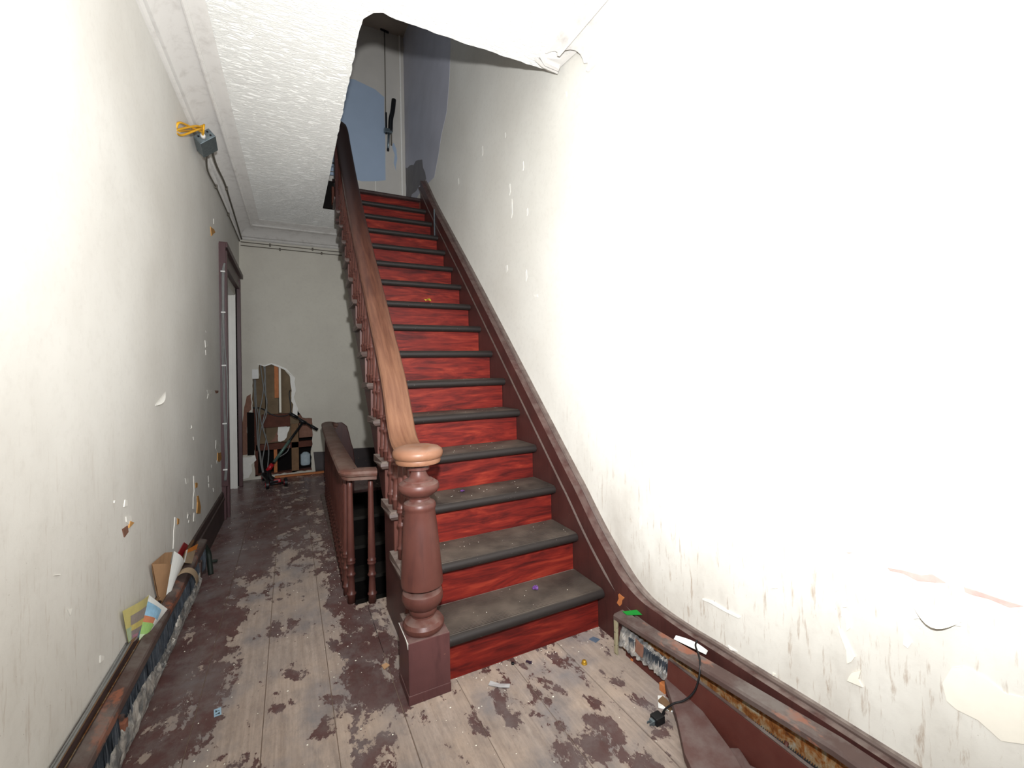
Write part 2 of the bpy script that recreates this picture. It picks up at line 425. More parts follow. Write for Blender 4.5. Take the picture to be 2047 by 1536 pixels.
# ------------------------------------------------------------------ setting
ZC, RISE, RUN, NOSE = 2.85, 0.19, 0.1961, 0.048
XR, YB = 0.07, 4.144
def xl(y): return -1.757 - 0.012 * (YB - y)

# floor: joist deck with boards as its parts
b = B()
b.box(-1.95, -.975, -3.2, 4.3, -.09, -.034); b.box(-.975, .07, -3.2, .76, -.09, -.034); b.box(-.975, .07, 3.06, 4.3, -.09, -.034)
for xg in (-1.578, -1.361, -1.14): b.box(xg - .0015, xg + .0015, -3.2, 4.2, -.034, -.0028)
for xg in (-.92, -.70, -.465, -.235): b.box(xg - .0015, xg + .0015, -3.2, .3, -.034, -.0028)
floor = b.build('floor', m_plain('dust_in_joints', (118, 100, 88), .9, .1, var=.35, scale=12), kind='structure')
edges = [-1.80, -1.578, -1.361, -1.14, -.92, -.70, -.465, -.235, -.01, .07]
def floorboard(x0, x1, y0, y1, z):
    g = .0013
    bb = B().box(x0 + g, x1 - g, y0, y1, -.033, z); o = bb.build('floorboard', M_floor, floor, bevel=.0015)
    return o
rf = random.Random(3)
for i in range(len(edges) - 1):
    x0, x1 = edges[i], edges[i + 1]; z = rf.uniform(-.0012, .0012)
    if x1 <= -1.0:
        cut = rf.uniform(-.9, -.7) if i % 2 else rf.uniform(-2.2, -1.9)
        floorboard(x0 if i else -1.95, x1, -3.2, cut, z); floorboard(x0 if i else -1.95, x1, cut + .002, 4.3, z)
    elif i == 3 or x0 < -1.0:
        floorboard(x0, x1, -3.2, .76, z); floorboard(x0, -.975, .762, 3.058, z); floorboard(x0, x1, 3.06, 4.3, z)
    else:
        floorboard(x0, x1, -3.2, .76 if x0 < -.75 else .3, z); floorboard(x0, x1, 3.06, 4.3, z)
# stairwell to the cellar
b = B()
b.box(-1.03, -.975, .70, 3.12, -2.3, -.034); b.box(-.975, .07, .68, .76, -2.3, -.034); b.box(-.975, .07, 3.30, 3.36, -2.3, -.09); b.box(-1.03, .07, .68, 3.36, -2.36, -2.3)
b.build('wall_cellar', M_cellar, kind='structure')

# left wall with a doorway
DY0, DY1, DZ = 2.80, 3.86, 2.14
b = B()
poly = [(-3.2, -.1), (DY0, -.1), (DY0, DZ), (DY1, DZ), (DY1, -.1), (4.3, -.1), (4.3, 3.0), (-3.2, 3.0)]
b.prism(poly, lambda u, v, w: (xl(u) - w, u, v), 0, .14)
wall_left = b.build('wall_left', M_wl, kind='structure')
# back wall with the broken-out hole
hole = [(-1.575, 1.309), (-1.522, 1.291), (-1.462, 1.319), (-1.412, 1.289), (-1.382, 1.283), (-1.322, 1.254), (-1.277, 1.189), (-1.221, 1.13), (-1.238, 1.015), (-1.249, .923),
        (-1.194, .781), (-1.174, .733), (-1.133, .672), (-1.027, .653), (-1.03, .419), (-1.026, .342), (-1.048, .256), (-1.04, .03), (-1.63, .03), (-1.632, .27), (-1.64, .66), (-1.645, .80), (-1.642, 1.142), (-1.582, 1.146)]
hj = jag(hole, .035, .006, random.Random(5))
outer = [(-1.95, -.1), (.2, -.1), (.2, 3.05), (-1.95, 3.05)]
def plate_with_hole(outer, hole, fn, a, bdep):
    tr = tessellate_polygon([[Vector((p[0], p[1], 0)) for p in outer], [Vector((p[0], p[1], 0)) for p in hole]])
    pts = outer + hole; n = len(pts); no = len(outer)
    V = [fn(p[0], p[1], a) for p in pts] + [fn(p[0], p[1], bdep) for p in pts]
    Fc = [list(t) for t in tr] + [[i + n for i in reversed(t)] for t in tr]
    for i in range(no): j = (i + 1) % no; Fc.append([i, j, j + n, i + n])
    m = len(hole)
    for i in range(m): k = no + i; j = no + (i + 1) % m; Fc.append([k, j, j + n, k + n])
    return B().add(V, Fc)
wall_back = plate_with_hole(outer, hj, lambda u, v, w: (u, YB + w, v), 0, .028).build('wall_back', M_wb, kind='structure')
# what shows inside the hole (parts of the wall)
def part_box(name, x0, x1, y0, y1, z0, z1, mat, parent, bevel=.002, m=None):
    return B().box(x0, x1, y0, y1, z0, z1, m).build(name, mat, parent, bevel=bevel)
for k, (x0, x1, mt) in enumerate([(-1.66, -1.525, M_cavity), (-1.52, -1.385, M_cavity), (-1.38, -1.20, M_cavity)]):
    part_box('backing_board', x0, x1, YB + .10 + .004 * k, YB + .125 + .004 * k, .37, 1.40, mt, wall_back)
part_box('backing_board', -1.17, -1.0, YB + .09, YB + .11, .42, .70, M_redbrown, wall_back)
part_box('backing_board', -1.36, -1.26, YB + .085, YB + .10, .40, .60, M_cavity, wall_back)
part_box('lath_strip', -1.424, -1.381, YB + .045, YB + .07, .915, 1.30, M_newwood, wall_back)
part_box('lath_strip', -1.378, -1.355, YB + .05, YB + .075, .74, 1.29, M_flakec, wall_back)
part_box('noggin', -1.56, -1.265, YB + .035, YB + .10, .575, .725, M_lath2, wall_back)
part_box('noggin', -1.62, -1.02, YB + .03, YB + .10, .315, .385, M_lath2, wall_back)
part_box('stud', -1.255, -1.178, YB + .03, YB + .10, .0, .60, M_lath, wall_back)
part_box('stud', -1.44, -1.405, YB + .035, YB + .09, .0, .32, M_newwood, wall_back)
part_box('stud', -1.645, -1.60, YB + .03, YB + .09, .0, .80, M_lath2, wall_back)
part_box('stud_block', -1.265, -1.17, YB + .02, YB + .045, .60, .70, M_cavity, wall_back)
part_box('sole_plate', -1.66, -1.0, YB + .03, YB + .12, -.03, .045, M_lath2, wall_back)
B().prism(jag([(-1.392, .59), (-1.27, .565), (-1.30, .47), (-1.33, .41), (-1.394, .404)], .03, .012, random.Random(2)), lambda u, v, w: (u, YB + .07 - w, v), 0, .006).build('plaster_scrap', M_flake, wall_back)
B().prism(jag([(-1.49, .40), (-1.40, .405), (-1.398, .52), (-1.43, .45)], .03, .008, random.Random(4)), lambda u, v, w: (u, YB + .075 - w, v), 0, .006).build('plaster_scrap', M_redbrown, wall_back)
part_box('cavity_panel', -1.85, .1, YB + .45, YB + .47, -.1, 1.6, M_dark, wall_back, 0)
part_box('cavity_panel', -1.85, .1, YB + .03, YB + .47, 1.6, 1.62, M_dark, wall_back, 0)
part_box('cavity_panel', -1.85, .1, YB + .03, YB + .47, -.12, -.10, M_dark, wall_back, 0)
# broken edge pieces left of the hole
B().prism(jag([(-1.752, .29), (-1.75, .60), (-1.725, .83), (-1.70, .95), (-1.66, .975), (-1.655, .80), (-1.695, .76), (-1.70, .29)], .04, .006, random.Random(9)), lambda u, v, w: (u, YB - w, v), -.002, .004).build('exposed_undercoat', M_redbrown, wall_back)
B().prism(jag([(-1.745, .02), (-1.745, .265), (-1.63, .275), (-1.615, .22), (-1.66, .18), (-1.655, .10), (-1.69, .03)], .04, .008, random.Random(11)), lambda u, v, w: (u, YB - w, v), -.002, .02).build('broken_plaster', M_flake, wall_back)
B().prism([(-1.70, .28), (-1.632, .28), (-1.63, .76), (-1.70, .77)], lambda u, v, w: (u, YB - w, v), -.004, .008).build('dark_stud', M_dark, wall_back)
B().prism(jag([(-1.60, 1.32), (-1.52, 1.30), (-1.45, 1.328), (-1.38, 1.30), (-1.30, 1.26), (-1.225, 1.17), (-1.20, 1.14), (-1.24, 1.18), (-1.30, 1.235), (-1.38, 1.278), (-1.45, 1.31), (-1.52, 1.285)], .05, .003, random.Random(8)), lambda u, v, w: (u, YB - w, v), -.002, .006).build('torn_paper_edge', M_flake, wall_back)
B().prism(jag([(-1.265, 1.19), (-1.205, 1.15), (-1.20, 1.0), (-1.22, .92), (-1.175, .78), (-1.19, .70), (-1.235, .73), (-1.245, .92), (-1.25, 1.05)], .04, .01, random.Random(12)), lambda u, v, w: (u, YB - w, v), -.002, .012).build('broken_plaster', M_flake, wall_back)

# right wall, two storeys
wall_right = B().box(XR, XR + .12, -3.2, 4.3, -2.4, 5.5).build('wall_right', M_wr, kind='structure')
# ceiling slab with the stair opening (ragged plaster edge)
rc = random.Random(21)
hp = [(-.90, .392), (-.86, .372), (-.80, .386), (-.5, .388), (-.2, .384), (.10, .382), (.10, 3.06), (-.947, 3.06), (-.945, 1.6), (-.943, .52), (-.938, .45)]
hpj = []
for i, p in enumerate(hp):
    q = hp[(i + 1) % len(hp)]; d = math.hypot(q[0] - p[0], q[1] - p[1]); n = max(1, int(d / .03))
    for k in range(n):
        t = k / n; a = .004 if (p[0] < .05 and p[1] < 3.0 and k) else 0
        hpj.append((p[0] + (q[0] - p[0]) * t + rc.uniform(-a, a), p[1] + (q[1] - p[1]) * t + rc.uniform(-a, a)))
co = [(-1.95, -3.2), (XR + .12, -3.2), (XR + .12, 4.2), (-1.95, 4.2)]
ceiling = plate_with_hole(co, hpj, lambda u, v, w: (u, v, ZC + w), 0, .025).build('ceiling', M_ceil, kind='structure')
hb = [(x + (-.004 if x < -.9 else 0) , y - (.004 if y < .5 else 0)) for x, y in hp]
plate_with_hole(co, hb, lambda u, v, w: (u, v, ZC + w), .0255, .17).build('floor_upper', M_lath2, kind='structure')
B().box(-.87, .066, 2.955, 3.86, ZC + .026, 3.035).build('floor_landing', M_lath2, kind='structure')
# upper stair hall
wall_ub = B().box(-2.0, XR, 3.82, 3.94, 3.02, 5.5).build('wall_upper_back', M_upwall, kind='structure')
B().box(-2.05, -1.95, -1.2, 3.9, 3.02, 5.5).build('wall_upper_left', M_upwall, kind='structure')
B().box(-2.0, XR, -1.3, -1.2, 3.02, 5.5).build('wall_upper_front', M_upwall, kind='structure')
B().box(-2.05, XR + .1, -1.3, 3.94, 5.42, 5.5).build('ceiling_upper', M_upceil, kind='structure')
def ub(poly, nm, mat, d=.002): return B().prism(poly, lambda u, v, w: (u, 3.82 - w, v), -.001, d).build(nm, mat, wall_ub)
ub(jag([(-.90, 4.62), (-.533, 4.72), (-.284, 4.663), (-.177, 4.592), (-.176, 3.56), (-.30, 3.53), (-.454, 3.50), (-.66, 3.52), (-.90, 3.5)], .2, .006, random.Random(1)), 'paint_patch', M_blue)
ub(jag([(-.07, 4.05), (-.04, 3.98), (-.03, 3.86), (-.05, 3.70), (-.075, 3.80), (-.06, 3.9), (-.09, 4.0)], .06, .008, random.Random(1)), 'paint_patch', M_blue)
B().box(.012, .03, 3.80, 3.822, 3.04, 5.42).build('corner_bead', M_flake, wall_ub)
B().box(-.300, -.292, 3.816, 3.822, 3.04, 3.53).build('corner_bead', M_flake, wall_ub)
def rw(poly, nm, mat, d=.0025, lift=None):
    bb = B().prism(poly, lambda u, v, w: (XR - w, u, v), -.001, d)
    return bb.build(nm, mat, wall_right)
rw(jag([(3.815, 3.2), (3.815, 5.4), (1.95, 5.4), (2.08, 4.02), (2.20, 3.60), (2.37, 3.47), (2.46, 3.33), (2.62, 3.17), (2.95, 3.2)], .12, .012, random.Random(31)), 'paint_patch', M_lilac, .0012)
rw(jag([(3.80, 3.3), (3.80, 3.75), (3.5, 3.66), (3.2, 3.60), (3.05, 3.52), (2.95, 3.35), (2.9, 3.26), (3.2, 3.28)], .09, .03, random.Random(6)), 'grey_smear', M_smear, .002)

# cornices
def cornice(name, prof, path, side, up=Vector((0, 0, 1))):
    bb = B(); bb.sweep(prof, path, side=side); o = bb.build(name, M_trim, kind='structure'); smooth_angle(o, 28); return o
def cprof(p, h):
    raw = [(0, 0), (.05, 0), (.09, .05), (.09, .13), (.05, .17), (.05, .24), (.13, .26), (.15, .38), (.20, .54), (.29, .68), (.41, .77), (.54, .81), (.60, .81), (.60, .74), (.64, .70), (.69, .74), (.69, .84), (.74, .90), (.80, .92), (.93, .93), (.97, .96), (1.0, .97), (1.0, 1.0), (0, 1.0)]
    return [(a * p, c * h - h) for a, c in raw]
y0, y1 = -3.2, 4.0
cl = B(); pl = cprof(.225, .12)
V = []; n = len(pl)
for y in (y0, y1): V += [(xl(y) + a, y, ZC + c) for a, c in pl]
V = [(x, (4.144 - .46 * (x - xl(4.0)) / .225 if y == y1 else y), z) for x, y, z in V]
Fc = [[k, (k + 1) % n, (k + 1) % n + n, k + n] for k in range(n)]
o = cl.add(V, Fc).build('trim_1', M_trim, kind='structure'); smooth_angle(o, 28)
pb = cprof(.46, .12); V = []
for x in (xl(4), XR): V += [(x, YB - a, ZC + c) for a, c in pb]
V = [((x + .225 * (YB - y) / .46 if x < -1 else x), y, z) for x, y, z in V]
o = B().add(V, Fc).build('trim_2', M_trim, kind='structure'); smooth_angle(o, 28)
prr = cprof(.137, .19)
# right cornice stops with a broken return beside the stair opening
V = []
for yy in (-3.2, .06): V += [(XR - a, yy + (.21 * a / .137 if yy > 0 else 0), ZC + c) for a, c in prr]
tr = tessellate_polygon([[Vector((a, c, 0)) for a, c in prr]])
o = B().add(V, Fc + [[k + n for k in t] for t in tr]).build('trim_3', M_trim, kind='structure'); smooth_angle(o, 28)
B().sweep([(0, 0), (.022, 0), (.03, -.012), (.022, -.026), (0, -.026)], [(-.075, .285, ZC), (-.03, .30, ZC - .02), (.03, .26, ZC - .055)], up=Vector((0, 0, 1))).build('return_bead', M_trim, o)
B().sweep([(0, 0), (.014, 0), (.018, -.008), (.014, -.016), (0, -.016)], [(-.085, .325, ZC), (-.03, .335, ZC - .014), (.045, .30, ZC - .05)], up=Vector((0, 0, 1))).build('return_bead', M_trim, o)
B().prism(jag([(-.06, .275), (.02, .25), (.06, .12), (.06, .30), (-.02, .33)], .04, .006, random.Random(3)), lambda u, v, w: (u, v, ZC - .03 + w + (v - .2) * .1), 0, .03).build('plaster_lump', M_trim, o)

# baseboards
b = B(); pr_ = [(0, 0), (.014, 0), (.014, .16), (.020, .168), (.020, .185), (.014, .192), (.014, .215), (.008, .232), (0, .24)]
V = []
for y in (-3.2, 2.70): V += [(xl(y) + a, y, c) for a, c in pr_]
k = len(pr_); o = b.add(V, [[i, (i + 1) % k, (i + 1) % k + k, i + k] for i in range(k)] + [[i + k for i in range(k)]]).build('baseboard_left', M_darkbase, kind='structure')
B().prism([(-1.00, .0), (-.05, .0), (-.05, .235), (-.30, .235), (-.60, .247), (-.89, .24), (-1.02, .249)], lambda u, v, w: (u, YB - w, v), -.002, .022).build('baseboard_back', m_brown('black_brown_skirting', (38, 28, 28), (48, 36, 36), (30, 22, 22), gs=(3, 50, 50), dust=.3), kind='structure', bevel=.003)

# doorway: deep plum casing, white jamb behind
door = empty('door_1', (-1.76, 3.3, 0)); door['kind'] = 'structure'
cxn, cxf = -1.715, -1.722
def casing_piece(name, y0, y1, z0, z1, x0, x1): return B().box(x0, x1, y0, y1, z0, z1).build(name, M_casing, door, bevel=.003)
casing_piece('casing_side', 2.66, 2.675, .28, 2.30, -1.80, cxn - .012)
casing_piece('casing_side', 2.675, 2.80, 0, 2.30, -1.80, cxn - .03)
casing_piece('casing_bead', 2.745, 2.79, 0, 2.26, -1.80, cxn - .012)
casing_piece('casing_side', 3.88, 4.08, 0, 2.30, -1.80, cxf - .02)
casing_piece('casing_bead', 3.86, 3.91, 0, 2.22, -1.80, cxf - .004)
casing_piece('casing_head', 2.675, 4.08, 2.18, 2.30, -1.80, cxn - .03)
casing_piece('casing_bead', 2.675, 4.08, 2.27, 2.315, -1.80, cxn)
casing_piece('casing_bead', 2.79, 3.9, 2.12, 2.17, -1.80, cxn - .015)
jm = B().box(-1.93, -1.77, 3.80, 3.86, 0, 2.06); jm.box(-1.93, -1.77, 2.8, 3.86, 2.04, 2.14); jm.build('jamb', M_whitejamb, door, bevel=.003)
B().box(-1.80, -1.765, 3.785, 3.805, 0, 2.05).build('stop_bead', M_whitejamb, door, bevel=.002)
B().box(-2.02, -1.93, 3.74, 3.80, 0, 2.1).build('inner_door', M_greydoor, door, bevel=.003)
B().box(-3.0, -1.93, 2.5, 4.3, -.02, -.001).build('threshold', M_floor, door)
B().box(-3.0, -2.98, 2.4, 4.4, 0, 2.7).build('inner_wall', M_greydoor, door)
B().box(-3.0, -1.9, 4.3, 4.32, 0, 2.7).build('inner_wall', M_greydoor, door)

# right skirting that sweeps up along the stair
topY = [(-3.2, .234), (-1.2, .234), (-.76, .231), (-.6, .23), (-.475, .227), (-.356, .232), (-.267, .247), (-.183, .287), (-.073, .371), (.038, .470), (.176, .612), (.347, .775), (1.487, 1.88), (2.113, 2.47), (2.541, 2.875), (2.82, 3.165), (2.90, 3.24)]
sk = [(.0, .0)]
path = []
for i, p in enumerate(topY):
    path.append(p)
cp = catmull([(0, y, z) for y, z in topY], 5); cp = [(p.y, p.z) for p in cp]
low = [(y, -.02 if y < -.10 else max(-.02, -.30 + .969 * y)) for y, z in cp]
poly = cp + list(reversed([(y, z) for y, z in low]))
b = B(); nn = len(cp); V = []
for x in (XR + .001, .008):
    for y, z in cp: V.append((x if x > .05 else (.03 if y < -.35 else (.03 - .03 * min(1, (y + .35) / .2) if y < -.15 else .0)), y, z - .012))
    for y, z in low: V.append((x if x > .05 else (.03 if y < -.35 else (.03 - .03 * min(1, (y + .35) / .2) if y < -.15 else .0)), y, z))
Fc2 = []
for i in range(nn - 1):
    for off in (0, 2 * nn): Fc2.append([off + i, off + i + 1, off + nn + i + 1, off + nn + i])
    Fc2.append([i, i + 1, 2 * nn + i + 1, 2 * nn + i])
Fc2 += [[0, nn, 3 * nn, 2 * nn], [nn - 1, 2 * nn - 1, 4 * nn - 1, 3 * nn - 1]]
skirt = b.add(V, Fc2).build('baseboard_right', M_string, kind='structure')
mp = [(-.002, 0.0), (.022, .0), (.030, -.006), (.030, -.018), (.024, -.026), (.036, -.032), (.050, -.044), (.056, -.058), (.050, -.070), (.058, -.078), (.070, -.084), (.076, -.092), (.070, -.100), (.05, -.10), (-.002, -.10)]
mp2 = [(-a + .0, c) for a, c in mp]
bb = B(); V = []; Fm = []; nm_ = len(mp2)
for i_, (y, z) in enumerate(cp):
    ya, za = cp[max(0, i_ - 1)]; yb, zb = cp[min(len(cp) - 1, i_ + 1)]
    tl = math.hypot(yb - ya, zb - za); ny, nz_ = -(zb - za) / tl, (yb - ya) / tl
    k = .58 + .42 * min(1, max(0, (y + .42) / .3))
    V += [(XR + a * k, y + ny * c, z + nz_ * c) for a, c in mp2]
for i_ in range(len(cp) - 1):
    for k_ in range(nm_): Fm.append([i_ * nm_ + k_, i_ * nm_ + (k_ + 1) % nm_, (i_ + 1) * nm_ + (k_ + 1) % nm_, (i_ + 1) * nm_ + k_])
tr = tessellate_polygon([[Vector((a, c, 0)) for a, c in mp2]]); Fm += [[(len(cp) - 1) * nm_ + q for q in t_] for t_ in tr]
o = bb.add(V, Fm).build('moulding', M_mould, skirt); smooth_angle(o, 30)
B().prism(jag([(-.131, .173), (-.15, .221), (-.177, .216), (-.163, .181), (-.15, .165)], .012, .005, random.Random(4)), lambda u, v, w: (.012 - w, u, v), 0, .013).build('bare_patch', M_newwood, skirt)

# ------------------------------------------------------------------ staircase
st = empty('staircase', (-.42, 0, 0))
tag(st, 'straight wooden staircase with cherry red risers, rubber treads and turned newel post', 'staircase')
XO = -.84
N = 16
tread_prof = lambda d: [(d, 0), (-.030, 0), (-.042, -.005), (-.048, -.014), (-.048, -.022), (-.042, -.031), (-.030, -.036), (-.005, -.037), (-.005, -.037), (d, -.037)]
rub_prof = [(RUN - .012, .0042), (-.030, .0042), (-.045, -.001), (-.0525, -.012), (-.0525, -.024), (-.046, -.034), (-.034, -.0405), (-.026, -.0405), (-.026, -.037), (-.030, -.036), (-.042, -.031), (-.048, -.022), (-.048, -.014), (-.042, -.005), (-.030, 0), (RUN - .012, 0)]
riser_me = None
for i in range(N):
    yf, z0 = i * RUN, i * RISE
    if riser_me is None:
        ro = B().box(-.80, -.002, 0, .016, 0, RISE - .037).build('riser', M_riser, st); riser_me = ro.data
        ro.location = Vector((0, yf, z0)) - Vector(st.location)
    else:
        ro = bpy.data.objects.new('riser', riser_me); link(ro, st); ro.location = Vector((0, yf, z0)) - Vector(st.location)
    if i < N - 1:
        bb = B().prism(tread_prof(RUN + .004), lambda u, v, w: (w, yf + u, z0 + RISE + v), -.838, -.001)
        # rounded return nosing over the string
        bb.prism([(RUN + .02, 0), (-.030, 0), (-.046, -.006), (-.050, -.018), (-.044, -.031), (-.03, -.036), (RUN + .02, -.036)], lambda u, v, w: (w + (0.010 if abs(v) > .03 or abs(v) < .003 else 0) * (1 if w < -.85 else 0), yf + u, z0 + RISE + v), -.876, -.838)
        to = bb.build('tread', M_mould, st)
        rb = B().prism(rub_prof, lambda u, v, w: (w, yf + u, z0 + RISE + v), -.772, -.004).build('rubber_cover', M_rubber, to); smooth_angle(rb, 40)
        sc = B().box(XO - .006, XO + .03, yf + .004, yf + .03, z0, z0 + RISE - .04).build('scotia', M_brown, st)
# landing nosing
B().prism(tread_prof(.06), lambda u, v, w: (w, (N - 1) * RUN + u, N * RISE + v), -.838, -.001).build('landing_nosing', M_darkbase, st)
# open outer string, saw-tooth on top
poly = [(.02, 0)]
for i in range(N):
    poly += [(i * RUN + .012, i * RISE if i else 0.0), (i * RUN + .012, (i + 1) * RISE - .037)]
    if i < N - 1: poly.append(((i + 1) * RUN + .012, (i + 1) * RISE - .037))
poly = poly[1:]
poly += [(N * RUN - .08, N * RISE - .04), (3.02, 2.80), (.66, .51), (.64, 0)]
B().prism(poly, lambda u, v, w: (w, u, v), XO, XO + .032).build('outer_string', M_string, st)
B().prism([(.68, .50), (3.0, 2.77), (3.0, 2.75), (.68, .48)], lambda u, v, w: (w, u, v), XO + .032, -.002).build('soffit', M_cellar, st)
# newel post
nw = empty('newel_post', (0, 0, 0)); nw.parent = st; nw.location = Vector((-.818, .02, 0)) - Vector(st.location)
NX, NY, LN = -.818, .02, (-.016, 0)
b = B()
for (x0, x1, yy0, yy1, za, zb) in [(-.898, -.738, -.06, .10, 0.0, .035), (-.896, -.740, -.058, .098, .03, .222)]: b.box(x0, x1, yy0, yy1, za, zb)
po = b.build('plinth', M_maroon, nw, bevel=.003)
B().prism(jag([(-.055, .2215), (.095, .2215), (.06, .2185), (.0, .2185), (-.03, .214), (-.053, .2)], .02, .0012, random.Random(2)), lambda u, v, w: (-.8962 - w, u, v), -.001, .001).build('chipped_edge', M_flake, po)
prof = [(.070, .222), (.074, .228), (.078, .236), (.078, .246), (.070, .258), (.052, .266), (.044, .272), (.043, .278), (.048, .283), (.052, .288), (.053, .296), (.051, .303), (.058, .310), (.070, .320), (.077, .335), (.078, .350), (.074, .364), (.062, .374), (.047, .380), (.045, .386), (.060, .389), (.079, .392), (.0795, .40), (.078, .43), (.071, .53), (.064, .62), (.058, .672), (.060, .680), (.062, .686), (.062, .694), (.058, .702), (.046, .708), (.040, .712), (.038, .720), (.042, .727), (.050, .731), (.056, .735), (.068, .743), (.077, .756), (.078, .766), (.074, .776), (.060, .786), (.056, .787), (.054, .790), (.043, .794), (.036, .802), (.030, .815), (.028, .826), (.030, .827), (.042, .829), (.042, .853), (.06, .856)]
o = B().lathe([(r, z) for r, z in prof], (NX - LN[0] * .2, NY, 0), 40, LN).build('turned_shaft', M_brown, nw); smooth_angle(o, 32)
cap = [(.05, .853), (.083, .855), (.086, .862), (.084, .872), (.091, .876), (.095, .886), (.095, .896), (.091, .905), (.08, .913), (.06, .918), (.03, .921)]
o = B().lathe(cap, (NX - LN[0] * .2, NY, 0), 48, LN).build('cap', M_cap, nw); smooth_angle(o, 40)
# handrail
RL = [(.05, .895), (.257, .925), (.50, 1.185), (.78, 1.47), (1.157, 1.842), (1.657, 2.345), (2.038, 2.775), (2.405, 3.225), (2.60, 3.47)]
railp = catmull([(-.826, y, z) for y, z in RL[:2]] + [(-.815, y, z) for y, z in RL[2:]] + [(-.835, 2.70, 3.575), (-.90, 2.745, 3.61), (-1.05, 2.75, 3.61)], 6)
rprof = [(-.042, -.062), (-.050, -.050), (-.050, -.032), (-.057, -.026), (-.060, -.014), (-.054, -.004), (-.040, .002), (0, .005), (.040, .002), (.054, -.004), (.060, -.014), (.057, -.026), (.050, -.032), (.050, -.050), (.042, -.062)]
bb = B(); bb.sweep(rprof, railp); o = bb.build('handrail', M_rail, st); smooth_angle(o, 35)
def rail_z(y):
    for (a, za), (c, zc) in zip(RL, RL[1:]):
        if a <= y <= c: return za + (zc - za) * (y - a) / (c - a)
    return RL[-1][1]
def bal_prof(h, r=1.0):
    p = [(.0205, 0), (.0205, .040), (.0215, .044), (.0215, .050), (.018, .054), (.0185, .075), (.0165, .11), (.0155, .135), (.019, .140), (.0205, .147), (.0195, .153), (.0165, .157), (.0168, .2), (.020, .203), (.0205, .209), (.0175, .214), (.0205, .219), (.0205, .225), (.0185, .230), (.0198, .245), (.0165, h * .62), (.0135, h * .9), (.0125, h)]
    return [(a * r * (1.12 if abs(c - .147) < .006 or abs(c - .209) < .007 or abs(c - .222) < .004 or abs(c - .047) < .004 else 1), c) for a, c in p]
for i in range(N - 1):
    for dy in (.0, .098):
        y = i * RUN + dy + .012
        if y < .14 or y > 2.62: continue
        zb = (i + 1) * RISE; zt = rail_z(y) - .055
        o = B().lathe(bal_prof(zt - zb), (-.830, y, zb), 12).build('baluster', M_brown, st, smooth=True)
part_box('landing_post', -.865, -.775, 2.66, 2.75, 2.60, 3.53, M_string, st)
part_box('trimmer', -.948, -.842, 3.03, 3.07, ZC - .005, 3.12, M_dark, st)

# ------------------------------------------------------------------ guard round the cellar stair
gd = empty('stairwell_balustrade', (-1.0, 1.9, 0))
tag(gd, 'low brown balustrade with a scuffed handrail guarding the opening to the cellar stair', 'balustrade')
GZ = .712
gp = catmull([(-.872, .685, GZ - .004), (-.93, .69, GZ), (-.985, .705, GZ)], 4) + catmull([(-.998, .735, GZ), (-1.0, .85, GZ), (-.985, 1.8, GZ), (-.955, 2.8, GZ + .005), (-.94, 2.98, GZ + .005), (-.90, 3.04, GZ), (-.84, 3.05, GZ - .02)], 5)
gprof = [(-.034, -.05), (-.034, -.035), (-.046, -.028), (-.05, -.016), (-.044, -.004), (-.03, .001), (0, .003), (.03, .001), (.044, -.004), (.05, -.016), (.046, -.028), (.034, -.035), (.034, -.05)]
o = B().sweep(gprof, gp).build('handrail', M_guard, gd); smooth_angle(o, 40)
# fascia and volute board at the far end
rb_ = [(-.86, .70), (-.80, .70), (-.755, .66), (-.735, .58), (-.72, .50), (-.70, .43), (-.685, .30), (-.70, -.03), (-.90, -.03), (-.89, .55)]
o = B().prism(rb_, lambda u, v, w: (u, w, v), 3.03, 3.07).build('end_scroll', M_string, gd, bevel=.008)
gy = .80
for xx in (-.99, -.893):
    o = B().lathe(bal_prof(GZ - .048), (xx, .795 if xx < -.95 else .745, 0), 14).build('baluster', M_brown, gd, smooth=True)
bal_me = None; y = .895
while y < 3.0:
    x = -1.0 + .045 * max(0, y - .9) / 2.1
    if bal_me is None:
        o = B().lathe(bal_prof(GZ - .048), (0, 0, 0), 12).build('baluster', M_brown, None, smooth=True); bal_me = o.data; o.parent = gd
    else: o = bpy.data.objects.new('baluster', bal_me); link(o, gd)
    o.location = Vector((x, y, 0)) - Vector(gd.location); y += .088
part_box('bottom_rail', -1.012, -.972, .86, 3.06, -.032, .006, M_string, gd)

# cellar stair going down under the main flight
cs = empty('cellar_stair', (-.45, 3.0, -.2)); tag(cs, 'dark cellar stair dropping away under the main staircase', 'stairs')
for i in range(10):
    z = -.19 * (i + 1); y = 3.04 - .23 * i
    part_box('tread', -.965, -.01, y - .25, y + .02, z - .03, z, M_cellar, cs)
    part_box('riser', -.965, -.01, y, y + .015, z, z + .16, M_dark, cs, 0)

# ------------------------------------------------------------------ heaters
hl = empty('baseboard_heater', (-1.77, .5, 0)); tag(hl, 'long rusty baseboard heater with exposed fins along the left wall', 'heater')
def lx(y, d): return xl(y) + d
def lprism(poly, name, mat, ya, yb, parent, bevel=0):
    # poly in (distance from wall, z)
    return B().prism(poly, lambda u, v, w: (xl(w) + u, w, v), ya, yb).build(name, mat, parent, bevel=bevel)
lprism([(.020, .208), (.026, .212), (.058, .200), (.062, .194), (.062, .168), (.058, .168), (.056, .192), (.026, .206), (.020, .204)], 'top_cover', M_heat, -2.6, 1.60, hl)
lprism([(.015, .02), (.017, .02), (.018, .205), (.015, .205)], 'back_plate', M_rust, -2.6, 1.58, hl)
lprism([(.0, .238), (.010, .244), (.015, .234), (.0, .228)], 'wall_batten', M_lath, -2.6, 1.5, hl)
rh = random.Random(14)
b = B(); y = -1.2
